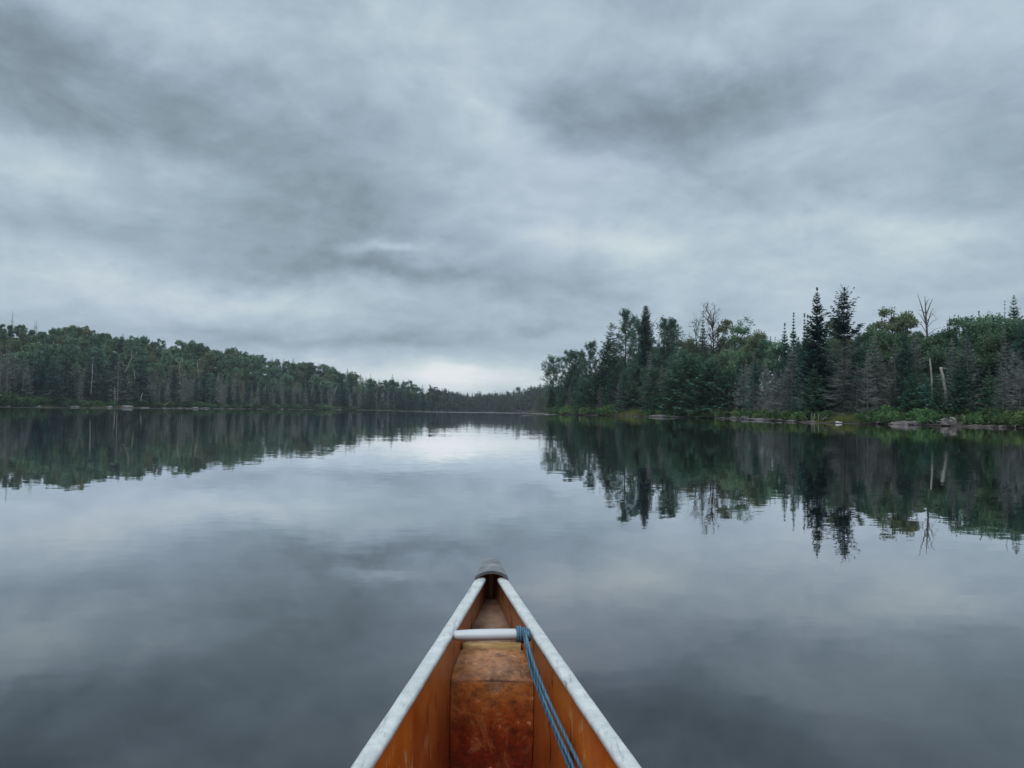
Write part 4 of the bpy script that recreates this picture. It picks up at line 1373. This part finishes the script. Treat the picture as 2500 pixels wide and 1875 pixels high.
def bulk_mat():
    m, t, out = new_mat('rusty_resin')
    tcn = t.n('ShaderNodeTexCoord').outputs['Object']
    s = t.n('ShaderNodeSeparateXYZ')
    t.l(tcn, s.inputs[0])
    n_a = t.noise(tcn, 9, 7, .68)
    n_b = t.noise(tcn, 34, 6, .7)
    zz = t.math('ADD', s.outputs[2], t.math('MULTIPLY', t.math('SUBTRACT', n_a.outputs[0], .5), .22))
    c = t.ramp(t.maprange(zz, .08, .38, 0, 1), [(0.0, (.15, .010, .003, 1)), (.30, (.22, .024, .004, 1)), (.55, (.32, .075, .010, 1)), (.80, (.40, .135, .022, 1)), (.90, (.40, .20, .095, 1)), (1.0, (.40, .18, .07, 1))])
    c = t.mix(t.maprange(n_b.outputs[0], .36, .60, .75, 0), c, (.045, .010, .004, 1))
    n_c = t.noise(t.vmath('MULTIPLY', tcn, (1, 1, .7)), 16, 7, .72, 1.2)
    c = t.mix(t.maprange(n_c.outputs[0], .52, .66, 0, .6), c, (.42, .17, .06, 1))
    c = t.mix(t.maprange(n_b.outputs[0], .63, .68, 0, .8), c, (.62, .36, .22, 1))
    crease = t.math('ABSOLUTE', t.math('SUBTRACT', t.math('ADD', s.outputs[2], t.math('MULTIPLY', t.math('SUBTRACT', n_b.outputs[0], .5), .006)), .3235))
    c = t.mix(t.math('MULTIPLY', t.maprange(crease, .0008, .003, 1, 0), t.maprange(n_a.outputs[0], .42, .58, .1, .8)), c, (.06, .018, .008, 1))
    p = t.n('ShaderNodeBsdfPrincipled')
    t.l(c, p.inputs['Base Color'])
    t.l(t.maprange(n_a.outputs[0], .3, .7, .3, .6), p.inputs['Roughness'])
    p.inputs['Specular IOR Level'].default_value = .4
    bp = t.n('ShaderNodeBump')
    bp.inputs['Strength'].default_value = .6
    bp.inputs['Distance'].default_value = .006
    t.l(n_b.outputs[0], bp.inputs['Height'])
    t.l(bp.outputs[0], p.inputs['Normal'])
    t.l(p.outputs[0], out.inputs[0])
    return m


def rim_mat():
    m, t, out = new_mat('scuffed_white_rail')
    tcn = t.n('ShaderNodeTexCoord').outputs['Object']
    a_ = t.noise(tcn, 30, 6, .7)
    b2 = t.noise(t.vmath('MULTIPLY', tcn, (1, .14, 1)), 85, 6, .7)
    c = t.mix(t.maprange(a_.outputs[0], .35, .65, 0, 1), (.37, .395, .395, 1), (.53, .545, .54, 1))
    patch = t.maprange(t.noise(tcn, 7, 3, .6).outputs[0], .40, .60, .15, 1)
    c = t.mix(t.math('MULTIPLY', t.maprange(b2.outputs[0], .56, .64, 0, .75), patch), c, (.14, .155, .17, 1))
    p = t.n('ShaderNodeBsdfPrincipled')
    t.l(c, p.inputs['Base Color'])
    p.inputs['Roughness'].default_value = .45
    p.inputs['Specular IOR Level'].default_value = .4
    bp = t.n('ShaderNodeBump')
    bp.inputs['Strength'].default_value = .5
    bp.inputs['Distance'].default_value = .002
    t.l(b2.outputs[0], bp.inputs['Height'])
    t.l(bp.outputs[0], p.inputs['Normal'])
    t.l(p.outputs[0], out.inputs[0])
    return m


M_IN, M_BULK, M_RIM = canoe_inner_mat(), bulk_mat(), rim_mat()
q = Buf()
q.grid(np.array([section(y, .010, KEEL) for y in cy]))
hull = link('hull', q.mesh('hull_open', M_OUT, True), root)
for ye in (cy[-1], cy[0]):                      # stem and stern posts close the shell
    e = section(ye, .010, KEEL)
    nn = len(e) // 2
    q.grid(np.stack([e[:nn + 1], e[nn:][::-1]]))
hull.data = q.mesh('hull', M_OUT, True)
q = Buf()
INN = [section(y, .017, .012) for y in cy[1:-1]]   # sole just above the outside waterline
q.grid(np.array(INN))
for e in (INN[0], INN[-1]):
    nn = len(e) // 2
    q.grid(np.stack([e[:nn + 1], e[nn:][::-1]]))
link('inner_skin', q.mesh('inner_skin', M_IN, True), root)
# rails: a flattened tube along each edge, from deck cap to stern
CAP0 = 2.37
for sg in (-1, 1):
    yy = np.concatenate([np.linspace(2 * MIDY - tipy + .1, MIDY, 30), np.linspace(MIDY, CAP0 + .02, 70)[1:]])
    pts = np.array([[xc(y) + sg * (beam(y) - RIM * .5), y, zgs(y) - .006] for y in yy]) - O
    ang = np.linspace(0, 2 * PI, 17)[:-1]
    # rounded top, flat underside
    prof = np.column_stack([np.sign(np.cos(ang)) * np.abs(np.cos(ang)) ** .75 * RIM * .5, np.sign(np.sin(ang)) * np.abs(np.sin(ang)) ** .8 * .009])
    tn = np.gradient(pts, axis=0); tn /= np.linalg.norm(tn, axis=1, keepdims=True)
    sd = np.cross(tn, np.array([0, 0, 1.0])); sd /= np.linalg.norm(sd, axis=1, keepdims=True)
    up_ = np.cross(sd, tn)
    wav = 1 + 0.02 * np.sin(yy * 31 + sg) + .012 * np.sin(yy * 83)
    Gm = pts[:, None] + prof[None, :, :1] * sd[:, None] * wav[:, None, None] + prof[None, :, 1:] * up_[:, None]
    q = Buf()
    q.grid(Gm, closed=True)
    link('gunwale', q.mesh('gunwale', M_RIM, True), root)
# flotation chamber: upright bulkhead with a rounded shoulder, top sheet running into the bow
BY = 1.915
prof = [(BY, .016), (BY, .05), (BY, .20), (BY + .001, .318), (BY + .006, .330), (BY + .02, .338), (BY + .08, .352), (BY + .14, .358)]
rowsG = []
for (y, z) in prof:
    zt = zgs(y); q_ = np.clip((zt - z) / (zt - .012), 0, .985)
    hw = (beam(y) - .0185) * math.sqrt(max(.02, 1 - q_ ** 28))
    xs = np.linspace(-1, 1, 15)
    rowsG.append(np.column_stack([xc(y) + xs * hw, np.full(15, y) + .004 * np.cos(xs * 2), z + .004 * np.cos(xs * PI / 2) + lg.normal(0, .0008, 15)]) - O)
q = Buf()
q.grid(np.array(rowsG))
link('bulkhead', q.mesh('bulkhead', M_BULK, True), root)
rowsG = []
for y in np.linspace(2.09, 2.46, 14):
    hw = max(beam(y) - .0185, .004)
    xs = np.linspace(-1, 1, 9)
    rowsG.append(np.column_stack([xc(y) + xs * hw, np.full(9, y), .362 + .03 * ((y - 2.09) / .37) ** 2 + lg.normal(0, .0006, 9)]) - O)
q = Buf()
q.grid(np.array(rowsG))
M_TOP = surf_mat('dusty_resin', (.11, .055, .035), (.24, .150, .105), 14, 5, .6, .3)
chamber = link('chamber_top', q.mesh('chamber_top', M_TOP, True), root)
# raw wood edge strip
hw = beam(2.07) - .021
xs = np.linspace(-1, 1, 25)
strip = []
for (dy, dz) in ((0, 0), (0, .012), (.004, .016), (.022, .017), (.026, .012), (.026, 0)):
    strip.append(np.column_stack([xc(2.07) + xs * hw, 2.055 + dy + .0015 * np.sin(xs * 9) + lg.normal(0, .0008, 25), .356 + dz + .001 * np.sin(xs * 14) + lg.normal(0, .0006, 25)]) - O)
q = Buf()
q.grid(np.array(strip))
link('wood_strip', q.mesh('wood_strip', surf_mat('raw_wood', (.26, .155, .06), (.44, .30, .15), 10, 5, .8, .2, (1, 4, 6), .002), True), chamber)
# bow deck cap
rowsG = []
for u in np.linspace(0, 1, 16):
    y = CAP0 + (tipy + .010 - CAP0) * u
    w0 = .058 + (.022 - .058) * u
    if u > .93:
        w0 *= math.sqrt(max(.05, 1 - ((u - .93) / .07) ** 2 * .3))
    xs = np.linspace(-1, 1, 15)
    dome = .018 * (1 - xs ** 2) * (1 - .85 * u) + .008 + .012 * u
    edge = np.where(np.abs(xs) > .98, -.024 + .012 * u, 0)
    yoff = -.022 * (1 - (1 - xs ** 2)) * (1 - u) + .012 * (1 - u)
    rowsG.append(np.column_stack([xc(y) + xs * w0, y + yoff, zgs(min(y, tipy)) + dome + edge]) - O)
Gc = np.array(rowsG)
q = Buf()
q.grid(Gc)
lip = np.stack([Gc[0], Gc[0] + np.array([0, .004, -.010])])
q.grid(lip)
nose = np.stack([Gc[-1], Gc[-1] * 1.0 + np.array([0, .002, -.03]) * 1.0])
q.grid(nose)
link('deck_cap', q.mesh('deck_cap', surf_mat('scuffed_grey_plastic', (.075, .080, .085), (.19, .198, .21), 16, 7, .55, .4, (1, 1, 1), .0004), True), root)
# stern cap, out of frame but part of the boat
# carry handle
hl, hr_ = gun(1105, 1540), gun(1293, 1536)
hl[2] = hr_[2] = .447
u = np.linspace(0, 1, 25)
pts = hl + (hr_ - hl) * u[:, None]
rad = .0075 + .006 * np.clip(np.sin(u * PI), 0, 1) ** .25
q = Buf()
tn = unit(hr_ - hl)
sd = unit(np.cross(tn, np.array([0, 0, 1.0])))
ang = np.arange(14) / 14 * 2 * PI
Gm = pts[:, None] - O + rad[:, None, None] * (1.35 * np.cos(ang)[None, :, None] * sd + np.sin(ang)[None, :, None] * np.array([0, 0, 1.0]))
q.grid(Gm, closed=True)
link('carry_handle', q.mesh('carry_handle', surf_mat('white_tube', (.42, .43, .45), (.50, .51, .52), 8, 3, .35, .5), True), root)
tag(root, 'orange brown canoe bow with scuffed white rails and a dark grey tip, afloat', 'canoe')

# blue rope: knot on the handle and strands running back along the hull
def strand(pix, zs_, rad, wob=.0):
    ctrl = np.array([on_plane(px, py, z) for (px, py), z in zip(pix, zs_)])
    u = np.linspace(0, len(ctrl) - 1, 40)
    pts = np.column_stack([np.interp(u, range(len(ctrl)), ctrl[:, k]) for k in range(3)])
    for _ in range(6):
        pts[1:-1] = (pts[:-2] + pts[1:-1] * 2 + pts[2:]) / 4
    return pts


m, t, out = new_mat('blue_rope')
tcn = t.n('ShaderNodeTexCoord').outputs['Object']
wv = t.n('ShaderNodeTexWave')
wv.inputs['Scale'].default_value = 60
wv.inputs['Distortion'].default_value = 1.5
t.l(t.vmath('MULTIPLY', tcn, (1, .8, 1.2)), wv.inputs['Vector'])
nzr = t.noise(tcn, 12, 4, .6)
c = t.mix(wv.outputs['Fac'], (.022, .07, .12, 1), (.06, .145, .215, 1))
c = t.mix(t.maprange(nzr.outputs[0], .5, .75, 0, .6), c, (.15, .26, .33, 1))
p = t.n('ShaderNodeBsdfPrincipled')
t.l(c, p.inputs['Base Color'])
p.inputs['Roughness'].default_value = .75
t.l(p.outputs[0], out.inputs[0])
M_ROPE = m
K = hl + (hr_ - hl) * .945
rope = link('rope', None)
rope.location = K
q = Buf()
kn = np.random.default_rng(4)
for i in range(7):
    ang = np.linspace(0, 2 * PI * .95, 22) + kn.uniform(0, 6)
    ax = unit(tn + kn.normal(0, .45, 3))
    e1 = unit(np.cross(ax, kn.normal(0, 1, 3))); e2 = np.cross(ax, e1)
    rk = kn.uniform(.009, .016)
    off = kn.normal(0, .006, 3)
    q.tube(off + rk * (np.cos(ang)[:, None] * e1 + np.sin(ang)[:, None] * e2), .0044, 7)
ang = np.linspace(0, 2 * PI, 24)
for dxk in (-.020, -.013):
    q.tube(tn * dxk + .0185 * np.cos(ang)[:, None] * sd + .0165 * np.sin(ang)[:, None] * np.array([0, 0, 1.0]), .004, 7)
link('knot', q.mesh('knot', M_ROPE, True), rope)
STR = [
    ([(1276, 1535), (1284, 1575), (1300, 1630), (1320, 1690), (1345, 1760), (1372, 1830), (1394, 1885)], [.465, .43, .40, .38, .36, .34, .32], .0036),
    ([(1282, 1540), (1290, 1580), (1306, 1640), (1328, 1710), (1357, 1780), (1390, 1850), (1404, 1885)], [.463, .43, .405, .385, .365, .345, .33], .0036),
    ([(1286, 1560), (1296, 1600), (1314, 1650), (1340, 1712), (1372, 1780), (1402, 1840), (1424, 1885)], [.455, .43, .41, .39, .37, .35, .335], .0038),
    ([(1284, 1570), (1288, 1600), (1298, 1645), (1315, 1690), (1338, 1750), (1368, 1815), (1398, 1880)], [.44, .42, .395, .375, .355, .335, .315], .0030),
]
for pix, zs_, rd in STR:
    q = Buf()
    pts = strand(pix, zs_, rd)
    tail = [pts[-1] + (pts[-1] - pts[-2]) * k * 6 + np.array([0, 0, -.004 * k * k]) for k in range(1, 5)]
    q.tube(np.vstack([pts, tail]) - K, rd, 8, cap=True)
    link('strand', q.mesh('strand', M_ROPE, True), rope)
tag(rope, 'blue rope knotted to the carry handle, strands trailing along the inside wall', 'rope')

# ------------------------------------------------------------------ thin air between here and the far shore
HAZE = 0.00013
b = Buf()
x0, x1, y0, y1, z0, z1 = -1500, 1500, -400, 1700, -4.5, 75
c8 = np.array([[x, y, z] for z in (z0, z1) for y in (y0, y1) for x in (x0, x1)], float)
b.add(c8, [[0, 2, 3, 1], [4, 5, 7, 6], [0, 1, 5, 4], [2, 6, 7, 3], [0, 4, 6, 2], [1, 3, 7, 5]])
m, t, out = new_mat('haze')
vol = t.n('ShaderNodeVolumePrincipled')
vol.inputs['Color'].default_value = (.80, .88, .93, 1)
vol.inputs['Density'].default_value = HAZE
t.l(vol.outputs[0], out.inputs['Volume'])
tag(link('haze', b.mesh('haze', m)), kind='stuff')
